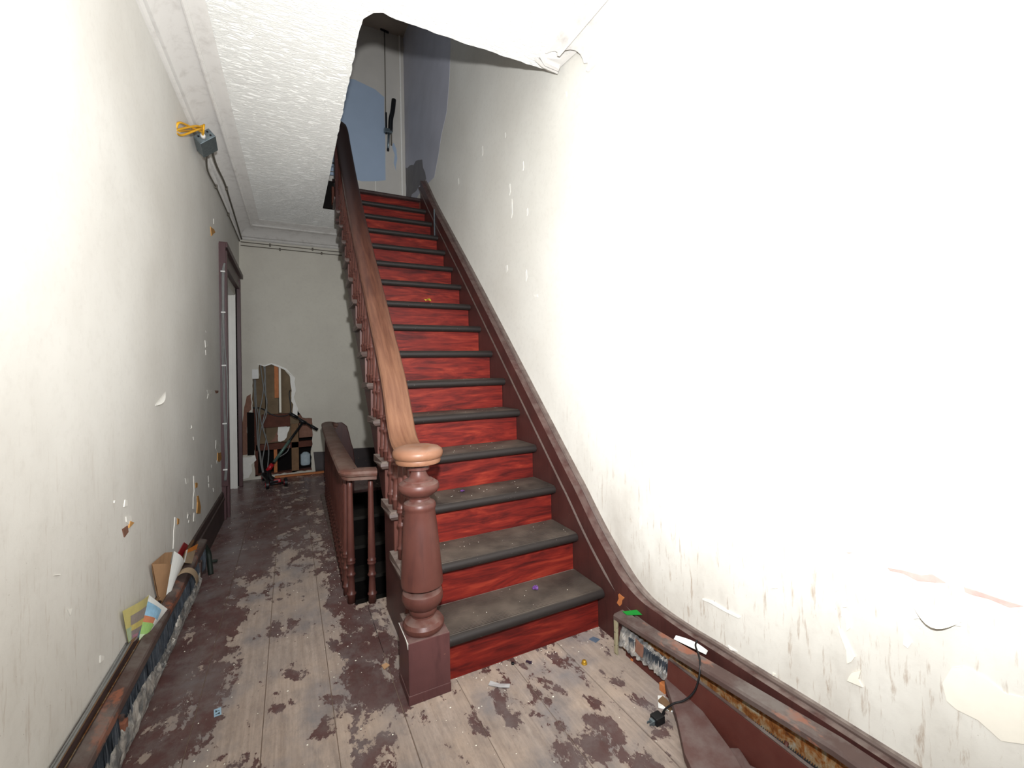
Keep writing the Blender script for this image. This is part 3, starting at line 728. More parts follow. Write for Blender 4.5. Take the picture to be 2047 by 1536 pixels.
while y < 1.55:
    if not (.13 < y < .2 or 1.36 < y < 1.44):
        j = rh.uniform(-.003, .003); k = rh.uniform(-.006, .006); lo = .05 + rh.uniform(-.008, .008)
        x0 = xl(y)
        b.add([(x0 + .02, y, .165), (x0 + .056 + j, y + k, .163), (x0 + .062 + j, y + k + rh.uniform(-.006, .006), .11), (x0 + .058 + j, y + k + rh.uniform(-.012, .012), lo), (x0 + .02, y, .05)], [[0, 1, 2, 3, 4]])
    y += .0078
b.build('fin', M_blackfin, hl, kind='stuff')
# the crushed lower edge of the fins, a crumpled grey ribbon
rng_ = random.Random(5); nj = 190
offs = [[rng_.uniform(-1, 1) for _ in range(6)] for _ in range(nj + 1)]
def crush(u, v):
    i = min(nj, int(round(u * nj))); jx = min(5, int(round(v * 5))); y = -1.2 + 2.55 * u
    a = offs[i][jx] * .005 + offs[max(0, i - 2)][jx] * .003
    w = .5 + .5 * math.sin(y * 7) * math.sin(y * 3.1)
    return (xl(y) + .058 + .010 * math.sin(v * 3.1) + a + .004 * w, y, .006 + (.06 + .06 * w) * v + a * .6)
o = B().sheet(crush, nj, 5, .002).build('crushed_fin_edge', M_fin, hl)
B().tube([(xl(-1.25) + .040, -1.25, .105), (xl(1.62) + .040, 1.62, .105)], .011, 10).build('pipe', M_heat, hl, smooth=True)
lprism([(.02, .05), (.066, .055), (.068, .12), (.02, .125)], 'bracket', M_heat, .145, .175, hl, .003)
lprism([(.02, .05), (.064, .055), (.066, .145), (.02, .145)], 'bracket', M_heat, 1.37, 1.42, hl, .003)
lprism([(.015, 0), (.054, 0), (.058, .18), (.03, .203), (.015, .203)], 'end_plate', M_green if False else M_darkbase, 1.585, 1.60, hl, .002)
# corroded valve at the end
b = B().tube(catmull([(xl(1.6) + .05, 1.56, .18), (xl(1.6) + .066, 1.60, .12), (xl(1.6) + .078, 1.57, .05), (xl(1.6) + .085, 1.55, 0.0)], 5), .014, 10)
b.tube([(xl(1.6) + .07, 1.585, .07), (xl(1.6) + .115, 1.58, .065)], .009, 8)
b.build('valve', m_plain('verdigris', (36, 42, 37), .6, .3, var=.3), hl, smooth=True)
# thin grey wires lying in the gap between wall and cover
for k, (d0, d1) in enumerate([(.006, .012), (.012, .005), (.017, .011)]):
    pts = [(xl(y) + d0 + (d1 - d0) * t + .004 * math.sin(9 * t + k), y, .247 + .003 * math.sin(7 * t + 2 * k)) for t, y in [(q / 12, -1.0 + 1.40 * q / 12) for q in range(13)]]
    o = B().tube(catmull(pts, 3), .0035, 6).build('loose_wire', M_greycab, None, smooth=True)
    tag(o, ['grey wire nearest the wall', 'middle grey wire', 'outermost grey wire'][k] + ' in the gap behind the left heater cover', 'wire', 'wires behind the left heater')

hr = empty('baseboard_heater', (0, -.7, 0)); tag(hr, 'broken baseboard heater with its brown front panel hanging off below the right wall', 'heater')
def hrun(y):
    t = min(1, max(0, (-.19 - y) / .8)); return (-.042 + .03 * t, .05 * t)
def hprism(poly, name, mat, ys, bevel=0):
    bb = B(); n = len(poly); V = []; Fc = []
    for y in ys:
        dx, dz = hrun(y); V += [(u + dx, y, v + (dz if v > .03 else 0)) for u, v in poly]
    for a in range(len(ys) - 1):
        for k in range(n): Fc.append([a * n + k, a * n + (k + 1) % n, (a + 1) * n + (k + 1) % n, (a + 1) * n + k])
    tr = tessellate_polygon([[Vector((u, v, 0)) for u, v in poly]]); m = (len(ys) - 1) * n
    Fc += [list(t_) for t_ in tr] + [[m + k for k in reversed(t_)] for t_ in tr]
    return bb.add(V, Fc).build(name, mat, hr, bevel=bevel)
YS = [-.185, -.3, -.5, -.7, -1.0, -3.0]
hprism([(-.023, .160), (-.018, .167), (.026, .172), (.027, .168), (-.016, .162), (-.019, .157), (-.020, .145), (-.023, .145)], 'top_cover', M_heat, YS)
hprism([(.022, .01), (.026, .01), (.026, .168), (.022, .168)], 'back_plate', M_rust, YS)
B().prism([(-.064, .145), (-.062, .160), (-.05, .162), (-.052, .10), (-.055, .004), (-.062, .0), (-.066, .01), (-.064, .06)], lambda u, v, w: (u, w, v), -.20, -.184).build('end_bracket', m_rusty('chipped_cream', (150, 140, 110), (168, 158, 130), (44, 50, 44), (120, 116, 100), thr=.6, sc=60), hr, bevel=.002)
B().prism([(-.03, .0), (-.016, .0), (-.016, .066), (-.026, .066)], lambda u, v, w: (u - .018 * (-.22 - w), w, v), -.56, -.215).build('lower_rail', M_panel, hr, bevel=.002)
b = B(); y = -.26
while y > -1.3:
    k = rh.uniform(-.004, .004); dx, dz = hrun(y)
    b.add([(dx + .022, y, .045), (dx - .010, y + k, .045), (dx - .012, y + k, .105), (dx + .022, y, .105)], [[0, 1, 2, 3]]); y -= .0062
b.build('fin', M_blackfin, hr, kind='stuff')
r9 = random.Random(19); of2 = [[r9.uniform(-1, 1) for _ in range(7)] for _ in range(41)]
def crush2(u, v):
    i = min(40, int(round(u * 40))); j = min(6, int(round(v * 6))); y = -.205 - .30 * u
    return (-.058 + .022 * v + .012 * u + of2[i][j] * .004, y, .050 + .078 * v * (1 - .3 * u) + of2[i][max(0, j - 1)] * .004)
B().sheet(crush2, 40, 6, .003).build('crushed_fins', M_fin, hr)
B().prism(jag([(-.30, .075), (-.34, .07), (-.345, .12), (-.305, .125)], .02, .003), lambda u, v, w: (-.056 + w, u, v), 0, .004).build('peeling_scrap', M_redbrown, hr)
B().tube([(-.03, -.22, .085), (-.015, -1.0, .10), (-.015, -3.0, .10)], .011, 10).build('pipe', M_heat, hr, smooth=True)
# front panel, dropped out of its clips
def fpan(u, v):
    y = -.462 - 1.6 * u; return (-.042 - .016 * (1 - v) - .01 * math.sin(min(1, u * 2) * 3.14) * v, y, .004 + (.124 + .006 * math.sin(u * 9)) * v)
B().sheet(fpan, 16, 3, .004).build('front_panel', M_panel, hr)
def flip(u, v):
    p = Vector(fpan(u, 1.0)); return (p.x + .009 * v, p.y, p.z + .002 + .002 * v)
B().sheet(flip, 16, 1, .003).build('panel_lip', M_heat, hr)
B().tube([(.006, -.86, .11), (-.004, -.862, .10), (.0, -.864, .09)], .006, 7).build('hook', M_panel, hr, smooth=True)

# broken timber lying against the right heater
def plank(name, pts, th, mat):
    # pts: list of xyz corner loop (top face); extruded downwards
    n = len(pts); V = [Vector(p) for p in pts] + [Vector(p) - Vector((0, 0, th)) for p in pts]
    tr = tessellate_polygon([[Vector((p[0], p[1], 0)) for p in pts]])
    return B().add(V, [list(t) for t in tr] + [[k + n for k in reversed(t)] for t in tr] + [[i, (i + 1) % n, (i + 1) % n + n, i + n] for i in range(n)]).build(name, mat, bevel=.002)
o = plank('broken_board', [(-.060, -.458, .062), (-.040, -.452, .064), (-.022, -.475, .066), (-.055, -.62, .056), (-.098, -.765, .046), (-.145, -.86, .036), (-.275, -.80, .036), (-.222, -.69, .042), (-.14, -.585, .052)], .026, M_wbrown)
tag(o, 'tapered brown painted board lying on the floor beside the right heater', 'board')
o = plank('broken_board', [(-.10, -.72, .03), (-.055, -.75, .034), (-.075, -.80, .03), (-.05, -.86, .034), (-.12, -.98, .03), (-.20, -.96, .03), (-.16, -.86, .028)], .02, M_wbrown)
tag(o, 'short splintered brown board under the tapered board by the heater', 'board')
o = B().box(-.055, -.03, -.452, -.425, .0, .03).build('wood_block', M_newwood, bevel=.003); tag(o, 'small orange wood block at the tip of the tapered board', 'wood block')
o = B().prism(jag([(-.105, -.47), (-.075, -.462), (-.085, -.52), (-.10, -.52)], .02, .003), lambda u, v, w: (u, v, w), .001, .012).build('wood_chip', M_lath, bevel=.001); tag(o, 'tan wood chip beside the white paper shard', 'wood chip')
# black cord with a plug-in adapter
cord = empty('power_cord', (-.15, -.54, 0)); tag(cord, 'thin black power cord draped from the heater with a plug adapter on the floor', 'power cord')
B().tube(catmull([(.03, -.53, .215), (.004, -.545, .212), (-.03, -.59, .205), (-.056, -.61, .17), (-.075, -.605, .12), (-.10, -.585, .085), (-.125, -.56, .066), (-.145, -.54, .04), (-.152, -.532, .016), (-.16, -.528, .014)], 6), .0032, 8).build('cable', M_black, cord, smooth=True)
b = B().box(-.19, -.152, -.548, -.515, .001, .026); b.build('adapter', M_black, cord, bevel=.004)
B().box(-.20, -.19, -.541, -.522, .004, .02).build('plug_face', M_steel, cord, bevel=.002)
for k in (-.006, .006): B().box(-.213, -.20, -.532 + k - .001, -.532 + k + .001, .009, .016).build('prong', M_steel, cord)
B().tube([(-.152, -.531, .014), (-.138, -.532, .022)], [.006, .0035], 8).build('strain_relief', M_black, cord, smooth=True)

# ------------------------------------------------------------------ papers and litter
def litter(o, label, cat, group=None): return tag(o, label, cat, group)
def shard(name, pts, mat, curl=.0, th=.0008):
    n = len(pts); V = [Vector(p) for p in pts] + [Vector(p) + Vector((0, 0, th)) for p in pts]
    tr = tessellate_polygon([[Vector((p[0], p[1], 0)) for p in pts]])
    return B().add(V, [list(t) for t in tr] + [[k + n for k in reversed(t)] for t in tr] + [[i, (i + 1) % n, (i + 1) % n + n, i + n] for i in range(n)]).build(name, mat)
litter(shard('paper_shard', [(-.083, -.446, .003), (-.066, -.457, .004), (-.080, -.496, .010), (-.074, -.522, .003), (-.095, -.527, .003), (-.122, -.487, .002)], M_paper, th=.0012), 'torn white paper shard on the floor by the cord', 'paper')
def fold(u, v):
    y = -.455 - .125 * u; return (-.006 + .02 * u + .018 * v * math.sin(.3 + 2.7 * u), y - .006 * v, .190 + .008 * u + .016 * v)
litter(B().sheet(fold, 8, 4).build('folded_paper', M_paper), 'folded white paper tucked behind the right heater cover', 'paper')
def gscr(u, v): return (-.03 + .045 * u, -.20 - .03 * v - .04 * u, .175 + .014 * u * (1 - .4 * v))
litter(B().sheet(gscr, 5, 3, .0015).build('plastic_scrap', M_green), 'green plastic scrap on the far end of the right heater', 'scrap')
def leaf(cx, cy, z, r, mat, name, seed, flat=.35):
    q = random.Random(seed); bb = B()
    pts = [(cx + r * math.cos(a) * q.uniform(.6, 1.1), cy + r * math.sin(a) * q.uniform(.6, 1.1), z + .001 + r * flat * q.random()) for a in [k * .7 for k in range(9)]]
    V = [(cx, cy, z + r * flat * .5)] + pts + [(p[0] * .98 + cx * .02, p[1], p[2] + .001) for p in pts] + [(cx, cy, z + r * flat * .5 + .001)]
    n = 9
    Fc = [[0, 1 + i, 1 + (i + 1) % n] for i in range(n)] + [[1 + 2 * n, n + 1 + (i + 1) % n, n + 1 + i] for i in range(n)] + [[1 + i, 1 + (i + 1) % n, n + 1 + (i + 1) % n, n + 1 + i] for i in range(n)]
    return bb.add(V, Fc).build(name, mat)
litter(leaf(-.408, -.068, 0, .016, m_plain('dark_foil', (48, 40, 58), .4, .4), 'crumpled_wrapper', 3, .9), 'small dark crumpled wrapper on the floor below the first riser', 'wrapper')
litter(leaf(-.274, .107, RISE + .004, .017, M_purple, 'crumpled_wrapper', 5, .5), 'shiny purple wrapper on the lowest tread', 'wrapper')
litter(leaf(-.473, .497, 3 * RISE + .004, .017, M_purple, 'crumpled_wrapper', 8, .5), 'shiny purple wrapper on the third tread', 'wrapper')
litter(leaf(-.346, 1.50, 9 * RISE + .004, .03, m_plain('yellow_foil', (206, 186, 60), .4, .4, var=.4, scale=90), 'crumpled_wrapper', 9, .8), 'yellow crumpled wrapper on a tread halfway up', 'wrapper')
litter(B().lathe([(.012, 0), (.012, .004), (.009, .006), (.010, .010), (.008, .014), (.003, .015)], (-.212, -.175, 0), 14).build('brass_cap', M_gold, smooth=True), 'small brass screw cap on the floor near the heater foot', 'cap')
litter(B().lathe([(.007, 0), (.007, .006), (.003, .007)], (-.467, -.035, 0), 10).build('black_cap', M_black, smooth=True), 'tiny black cap on the floor by the first riser', 'cap')
tg = empty('paper_tag', (-1.509, .244, 0)); litter(tg, 'small pale blue tag with a dark pattern lying on the floor', 'tag')
mt = Matrix.Translation((-1.509, .244, 0)) @ Matrix.Rotation(math.radians(8), 4, 'Z')
B().box(-.011, .011, -.021, .021, .001, .002, mt).build('card', M_bluetag, tg)
for k in (-1, 1):
    B().box(-.006, .006, k * .008 - .004, k * .008 - .001, .0019, .0023, mt).build('print_bar', M_black, tg); B().box(-.006 if k > 0 else .003, -.003 if k > 0 else .006, k * .008 - .007, k * .008 + .005, .0019, .0023, mt).build('print_bar', M_black, tg)
litter(shard('plastic_scrap', [(-.605, -.10, .002), (-.59, -.085, .004), (-.565, -.115, .003), (-.53, -.135, .003), (-.54, -.15, .002), (-.575, -.135, .006)], M_clear, th=.0015), 'clouded plastic scrap on the floor in front of the stairs', 'scrap')
litter(shard('plaster_chip', [(-.775, .676, .001), (-.80, .70, .002), (-.83, .69, .002), (-.825, .66, .004), (-.79, .655, .001)], M_orange, th=.008), 'orange plaster crumb between balustrade and stair string', 'plaster chip')
litter(shard('plaster_chip', [(-.915, .196, .001), (-.925, .215, .002), (-.945, .21, .002), (-.94, .18, .002)], M_kraft, th=.004), 'tan plaster chip on the floor left of the newel', 'plaster chip')
litter(shard('wood_chip', [(-.035, -.25, .001), (-.018, -.24, .002), (-.01, -.258, .002), (-.027, -.268, .001)], M_newwood, th=.008), 'orange wood chip on the floor at the heater foot', 'wood chip')
litter(shard('blue_scrap', [(-.10, -.055, .001), (-.07, -.05, .001), (-.055, -.08, .001), (-.088, -.09, .001)], m_plain('slate_blue', (92, 106, 124), .6, .3), th=.001), 'slate blue scrap on the floor under the right string', 'scrap')
# fine plaster crumbs everywhere: uncountable
rd = random.Random(77); b = B()
def crumb(x, y, z, s):
    a = rd.uniform(0, 6.28); V = []
    for k in range(4):
        V.append((x + s * math.cos(a + k * 1.57) * rd.uniform(.5, 1.2), y + s * math.sin(a + k * 1.57) * rd.uniform(.5, 1.2), z))
    V.append((x, y, z + s * .6)); b.add(V, [[0, 1, 4], [1, 2, 4], [2, 3, 4], [3, 0, 4], [3, 2, 1, 0]])
for k in range(520):
    u = rd.random()
    if u < .40: x, y = rd.uniform(-1.72, -1.02), rd.uniform(-.4, 3.9)
    elif u < .62: x, y = rd.uniform(-1.7, -.05), rd.uniform(-.8, -.06)
    elif u < .74: x, y = rd.uniform(-.72, -.03), -abs(rd.gauss(0, .05)) - .002
    else: x, y = rd.gauss(-1.06, .06), rd.uniform(.2, 2.6)
    if k % 9 == 0: x, y = rd.uniform(-1.36, -1.0), rd.uniform(4.06, 4.135)
    if -.91 < x < -.73 and -.08 < y < .12: continue
    if x > -.975 and y > -.002: continue
    crumb(x, y, .001, rd.choice([.0016, .0022, .003, .004]))
for k in range(150):
    i = rd.randrange(0, 9); crumb(rd.uniform(-.75, -.03), i * RUN + rd.uniform(-.02, .18), (i + 1) * RISE + .0043, rd.choice([.0012, .0018, .0026]))
for k in range(60): crumb(rd.uniform(-1.36, -1.0), rd.uniform(4.08, 4.14), .001, rd.choice([.006, .009, .012]))
o = b.build('plaster_crumbs', M_flakec); tag(o, 'fine pale plaster crumbs scattered over the floor and treads', 'debris', kind='stuff')

# papers stuck in the left heater
fl_ = empty('map_leaflet', (-1.75, .4, .22)); tag(fl_, 'open colour printed map leaflet stuck upright in the left heater', 'leaflet')
A_, Bt, Cc, Dd = Vector((-1.79, .329, .395)), Vector((-1.775, .58, .333)), Vector((-1.735, .671, .223)), Vector((-1.793, .475, .178))
def fa(u, v): p = A_.lerp(Bt, u); q = Vector((-1.798, .431, .205)).lerp(Dd, u); r = p.lerp(q, v); r.x += .008 * math.sin(3.14 * u) * (1 - v); return r
def fb(u, v): p = Bt.lerp(Cc, u); q = Dd.lerp(Vector((-1.788, .487, .180)), u); r = p.lerp(q, v); r.x += .014 * math.sin(3.14 * u) * math.sin(3.14 * v); return r
def sub(fn, u0, u1, v0, v1, d): 
    def g(u, v):
        uu, vv = u0 + (u1 - u0) * u, v0 + (v1 - v0) * v; p = Vector(fn(uu, vv)); e = .02
        a = Vector(fn(min(1, uu + e), vv)) - Vector(fn(max(0, uu - e), vv)); c = Vector(fn(uu, min(1, vv + e))) - Vector(fn(uu, max(0, vv - e)))
        n = a.cross(c); n = n.normalized() if n.length > 1e-9 else Vector((1, 0, 0))
        if n.x < 0: n = -n
        return p + n * d
    return g
pg = B().sheet(fa, 8, 8).build('page', m_plain('pale_yellow_print', (226, 214, 140), .55, .3, var=.08), fl_)
for (u0, u1, v0, v1, c) in [(0, .22, .45, 1, (196, 214, 176)), (.2, 1, .2, .42, (176, 164, 156)), (.2, 1, .42, .55, (232, 214, 130)), (.22, 1, .55, 1, (168, 152, 152)), (.3, .7, .66, .72, (206, 150, 170))]:
    B().sheet(sub(fa, u0, u1, v0, v1, .0012 if c[0] != 206 else .002), 4, 4, .0006).build('print', m_plain('print_ink', c, .55, .3, var=.12, scale=60), pg)
pg2 = B().sheet(fb, 8, 8).build('page', M_paper, fl_)
for (u0, u1, v0, v1, c) in [(0, .72, .12, .38, (150, 192, 220)), (0, .5, .38, .5, (196, 126, 92)), (0, .62, .5, .72, (150, 190, 112)), (.0, .5, .72, .86, (196, 214, 176))]:
    B().sheet(sub(fb, u0, u1, v0, v1, .0012), 4, 4, .0006).build('print', m_plain('print_ink', c, .55, .3, var=.15, scale=60), pg2)
def fc(u, v): r = Vector(fb(u, v)); r.y += .012 * u; r.z -= .004 * u; r.x -= .004; return r
B().sheet(fc, 6, 6).build('page', M_paper, fl_)
# worn blue block lettering on the map page, with a pink line beside it
def text(body, size, loc, rot, mat, parent, name='lettering'):
    cu = bpy.data.curves.new(name, 'FONT'); cu.body = body; cu.size = size; cu.extrude = .0002; cu.align_x = 'LEFT'
    o = bpy.data.objects.new(name, cu); dg = None; COL.objects.link(o)
    bpy.context.view_layer.update(); me = bpy.data.meshes.new_from_object(o.evaluated_get(bpy.context.evaluated_depsgraph_get()))
    COL.objects.unlink(o); bpy.data.objects.remove(o)
    o = bpy.data.objects.new(name, me); me.materials.clear(); me.materials.append(mat); link(o); o.matrix_world = Matrix.Translation(loc) @ rot.to_4x4()
    if parent is not None:
        mw = o.matrix_world.copy(); o.parent = parent; o.matrix_local = Matrix.Translation(-Vector(parent.location)) @ mw
    return o
p0, p1, p2 = Vector(fa(.80, .62)), Vector(fa(.70, .9)), Vector(fa(.98, .62))
ex = (p1 - p0).normalized(); ez = ex.cross((p2 - p0).normalized()).normalized(); ey = ez.cross(ex)
text('00', .026, p0 + ez * .003 if ez.x > 0 else p0 - ez * .003, Matrix((ex, ey, ez)).transposed(), m_plain('blue_ink', (96, 160, 200), .5, .3), fl_)
ev = empty('brown_envelope', (-1.74, .85, .22)); tag(ev, 'gaping brown paper envelope with a white sheet in the left heater', 'envelope')
def ea(u, v):
    top = [Vector((-1.785, .664, .426)), Vector((-1.787, .893, .390)), Vector((-1.78, 1.0, .352))]
    p = top[0].lerp(top[1], u * 2) if u < .5 else top[1].lerp(top[2], u * 2 - 1)
    q = Vector((-1.788, .787, .205)).lerp(Vector((-1.782, .86, .198)), u); r = p.lerp(q, v); r.x -= .003 * math.sin(3.14 * v); return r
def eb(u, v):
    p = Vector((-1.783, .666, .424)).lerp(Vector((-1.752, .83, .352)), u); q = Vector((-1.786, .79, .205)).lerp(Vector((-1.778, .85, .200)), u)
    r = p.lerp(q, v); r.x += .012 * math.sin(3.14 * u) * (1 - v); return r
def ew(u, v):
    p = Vector((-1.772, .99, .358)).lerp(Vector((-1.745, 1.054, .273)), u); q = Vector((-1.780, .85, .203)).lerp(Vector((-1.772, .91, .203)), u); r = p.lerp(q, v); r.x += .01 * math.sin(3.14 * u); return r
B().sheet(ea, 8, 8).build('back_flap', M_kraft, ev); B().sheet(eb, 8, 8).build('front_flap', M_kraft, ev); B().sheet(ew, 6, 6).build('inner_sheet', M_paper, ev)
def rdn(u, v): return Vector((-1.785, 1.285 + .10 * u - .18 * v, .301 - .05 * u - .007 * v))
litter(B().sheet(rdn, 4, 4, .003).build('leaflet', M_red), 'glossy red leaflet behind the orange-edged envelope in the heater', 'leaflet')
en = empty('envelope', (-1.745, 1.2, .22)); tag(en, 'flat tan envelope with an orange edge on the left heater cover', 'envelope')
P4 = [Vector((-1.77, 1.235, .273)), Vector((-1.755, 1.47, .222)), Vector((-1.74, 1.207, .207)), Vector((-1.762, 1.121, .25))]
def en_(u, v): return P4[0].lerp(P4[1], u).lerp(P4[3].lerp(P4[2], u), v)
B().sheet(en_, 6, 4, .002).build('face', M_kraft2, en)
def en2(u, v): r = en_(u, v * .3); return Vector((r.x + .003, r.y, r.z + .001))
B().sheet(en2, 6, 2, .0012).build('edge_band', m_plain('orange_print', (224, 134, 56), .5, .3), en)
def en3(u, v): r = en_(u * .1, v); return Vector((r.x + .004, r.y, r.z + .001))
B().sheet(en3, 2, 4, .0012).build('label_strip', M_paper, en)
def kr(u, v):
    a = math.radians(165 - 180 * u); return Vector((-1.742 + .046 * math.cos(a), .93 + .06 * v + .13 * u, .165 + .082 * math.sin(a)))
litter(B().sheet(kr, 16, 3, .0016).build('card_strip', M_kraft2), 'curled pale cardboard strip arched over the left heater fins', 'card strip')

# ------------------------------------------------------------------ wiring
jb = empty('junction_box', (-1.70, 1.7, 2.66)); tag(jb, 'galvanised junction box with yellow wires fixed high on the left wall', 'junction box')
mj = Matrix.Translation((-1.715, 1.66, 2.668)) @ Matrix.Rotation(math.radians(-42), 4, 'Y') @ Matrix.Rotation(math.radians(4), 4, 'Z')
B().box(-.052, .052, -.09, .09, -.028, .028, mj).build('box', M_steel, jb, bevel=.003)
B().box(-.046, .046, -.0925, -.09, -.022, .022, mj).build('knockout_plate', M_steel, jb, bevel=.001)
for sx, sz in ((-.03, .012), (.0, .014), (.03, .012), (.03, -.012)):
    c = mj @ Vector((sx, -.093, sz)); d = mj.to_3x3() @ Vector((0, -.003, 0)); B().tube([c - d, c + d], .006, 8).build('knockout', M_black, jb)
c = mj @ Vector((-.012, -.09, -.004)); d = mj.to_3x3() @ Vector((0, -.03, 0)); B().tube([c, c + d], .013, 10).build('connector', M_clip, jb, smooth=True)
for k, (dz, up) in enumerate([(0, .0), (.012, .02), (-.010, .04), (.02, .06)]):
    pts = [c + d * .6, c + Vector((.0, -.06, .015 + dz)), c + Vector((-.005 - .01 * k, -.12 - .01 * k, -.01 + dz)), Vector((xl(1.3) + .012, 1.33 - .03 * k, 2.545 + .02 * k)), Vector((xl(1.3) - .004, 1.26, 2.52 + .012 * k))]
    if k == 3: pts = [c + d * .6, c + Vector((.01, -.05, .05)), c + Vector((.0, .02, .085)), c + Vector((-.03, .03, .07)), c + Vector((-.045, -.03, .02)), Vector((xl(1.3) - .003, 1.30, 2.55))]
    B().tube(catmull(pts, 6), .006, 8).build('yellow_wire', M_yellow, jb, smooth=True)
def ccable(pts, r, label, group, clips=(), mat=M_dkcab):
    root = empty('cable', pts[0]); tag(root, label, 'cable', group)
    B().tube(catmull(pts, 5), r, 8).build('sheath', mat, root, smooth=True)
    for p in clips: B().box(p[0] - .006, p[0] + .012, p[1] - .012, p[1] + .012, p[2] - .018, p[2] + .012).build('clip', M_dkcab, root, bevel=.002)
    return root
z = lambda y: xl(y) + .014
ccable([(-1.725, 1.75, 2.64), (z(2.1), 2.1, 2.665), (z(2.5), 2.5, 2.69), (z(2.9), 2.9, 2.695), (z(3.4), 3.4, 2.70), (z(4.0), 4.08, 2.70)], .0055, 'lower brown cable running from the junction box to the back corner', 'cables below the left cornice', [(z(2.45), 2.45, 2.69), (z(3.15), 3.15, 2.70)])
ccable([(-1.70, 1.78, 2.68), (-1.715, 2.1, 2.715), (-1.71, 2.5, 2.745), (-1.715, 2.9, 2.75), (-1.72, 3.4, 2.745), (z(4.0) + .02, 4.08, 2.725)], .007, 'upper brown cable running from the junction box to the back corner', 'cables below the left cornice', [(-1.712, 2.62, 2.75)])
for k, zz in enumerate((2.705, 2.665)):
    ccable([(-1.74, YB - .012, zz), (-1.2, YB - .012, zz - .004), (-.8, YB - .012, zz - .008), (-.2, YB - .012, zz - .004)], .005, ['upper', 'lower'][k] + ' cable clipped along the back wall under the cornice', 'cables on the back wall', [(-1.45 + .45 * j + .1 * k, YB - .02, zz - .004) for j in range(2)])
yc = 2.655
def casing_cable(xs, label):
    zs = [2.13, 2.05, 1.78, 1.5, 1.25, 1.0, .72, .48, .33]
    root = empty('cable', (xs[0], yc, 2.13)); tag(root, label, 'cable', 'cables stapled to the door casing')
    B().tube(catmull([(x, yc - .005, zz) for x, zz in zip(xs, zs)], 5), .0048, 7).build('sheath', M_greycab, root, smooth=True)
casing_cable([-1.735, -1.750, -1.752, -1.758, -1.756, -1.752, -1.748, -1.744, -1.752], 'left one of the grey cables stapled down the door casing')
casing_cable([-1.733, -1.742, -1.746, -1.748, -1.746, -1.744, -1.740, -1.736, -1.745], 'middle one of the grey cables stapled down the door casing')
casing_cable([-1.731, -1.738, -1.742, -1.742, -1.728, -1.722, -1.734, -1.731, -1.742], 'right one of the grey cables stapled down the door casing')
for k, zz in enumerate((2.06, 1.72, 1.28, .80, .42)):
    o = B().box(-1.762, -1.730, yc - .013, yc + .006, zz - .006, zz + .006).build('cable_staple', M_clip, bevel=.002)
    tag(o, ['topmost', 'second', 'third', 'fourth', 'lowest'][k] + ' white staple over the cables on the door casing', 'staple', 'white cable staples')
# cables hanging in the hole
hang = [[(-1.56, 1.30), (-1.53, 1.02), (-1.50, .86), (-1.545, .62), (-1.50, .40), (-1.49, .28), (-1.51, .06)],
        [(-1.53, 1.295), (-1.52, 1.15), (-1.55, .9), (-1.575, .75), (-1.54, .55), (-1.515, .45), (-1.555, .2), (-1.54, .05)],
        [(-1.515, 1.29), (-1.512, 1.0), (-1.505, .75), (-1.56, .58), (-1.585, .4), (-1.575, .2), (-1.55, .05)],
        [(-1.625, 1.14), (-1.62, .9), (-1.605, .65), (-1.60, .4), (-1.565, .2), (-1.545, .04)],
        [(-1.612, 1.14), (-1.605, .85), (-1.585, .7), (-1.595, .45), (-1.57, .25), (-1.552, .05)]]
names = ['first grey cable from the torn top edge hanging in the wall hole', 'second grey cable crossing the others in the wall hole', 'third grey cable hanging straight before bending left in the wall hole', 'outermost grey cable dropping from below the blank plate', 'inner grey cable dropping from below the blank plate']
for k, pts in enumerate(hang):
    root = empty('cable', (pts[0][0], YB, pts[0][1])); tag(root, names[k], 'cable', 'grey cables in the wall hole')
    B().tube(catmull([(x, YB - .006 + .02 * math.sin(j * 1.3 + k), zz) for j, (x, zz) in enumerate(pts)], 5), .0062, 8).build('sheath', M_greycab, root, smooth=True)
o = B().tube(catmull([(-1.64, YB - .02, .82), (-1.55, YB + .02, .80), (-1.46, YB + .02, .73), (-1.36, YB + .02, .70), (-1.26, YB + .01, .74), (-1.27, YB + .02, .95), (-1.26, YB + .03, 1.0)], 5), .006, 8).build('cable', M_black, smooth=True); tag(o, 'dark cable sagging sideways across the wall hole', 'cable')
o = B().box(-1.646, -1.583, YB - .008, YB, 1.148, 1.257).build('blank_plate', M_clip, bevel=.003); tag(o, 'white blank cover plate at the upper left of the wall hole', 'cover plate')
o = B().box(-.26, .26, -.018, .018, 0, .022, Matrix.Translation((-1.17, 4.075, .002)) @ Matrix.Rotation(math.radians(-3), 4, 'Z')).build('wood_strip', M_newwood, bevel=.002); tag(o, 'fresh orange wood strip on the floor along the back wall', 'wood strip')
o = B().lathe([(.05, .0), (.055, .02), (.055, .13), (.035, .15), (.02, .16)], (-1.10, YB + .30, .05), 20).build('pale_jug', m_plain('pale_plastic', (190, 206, 214), .4, .4)); tag(o, 'pale plastic jug standing inside the wall cavity', 'jug')

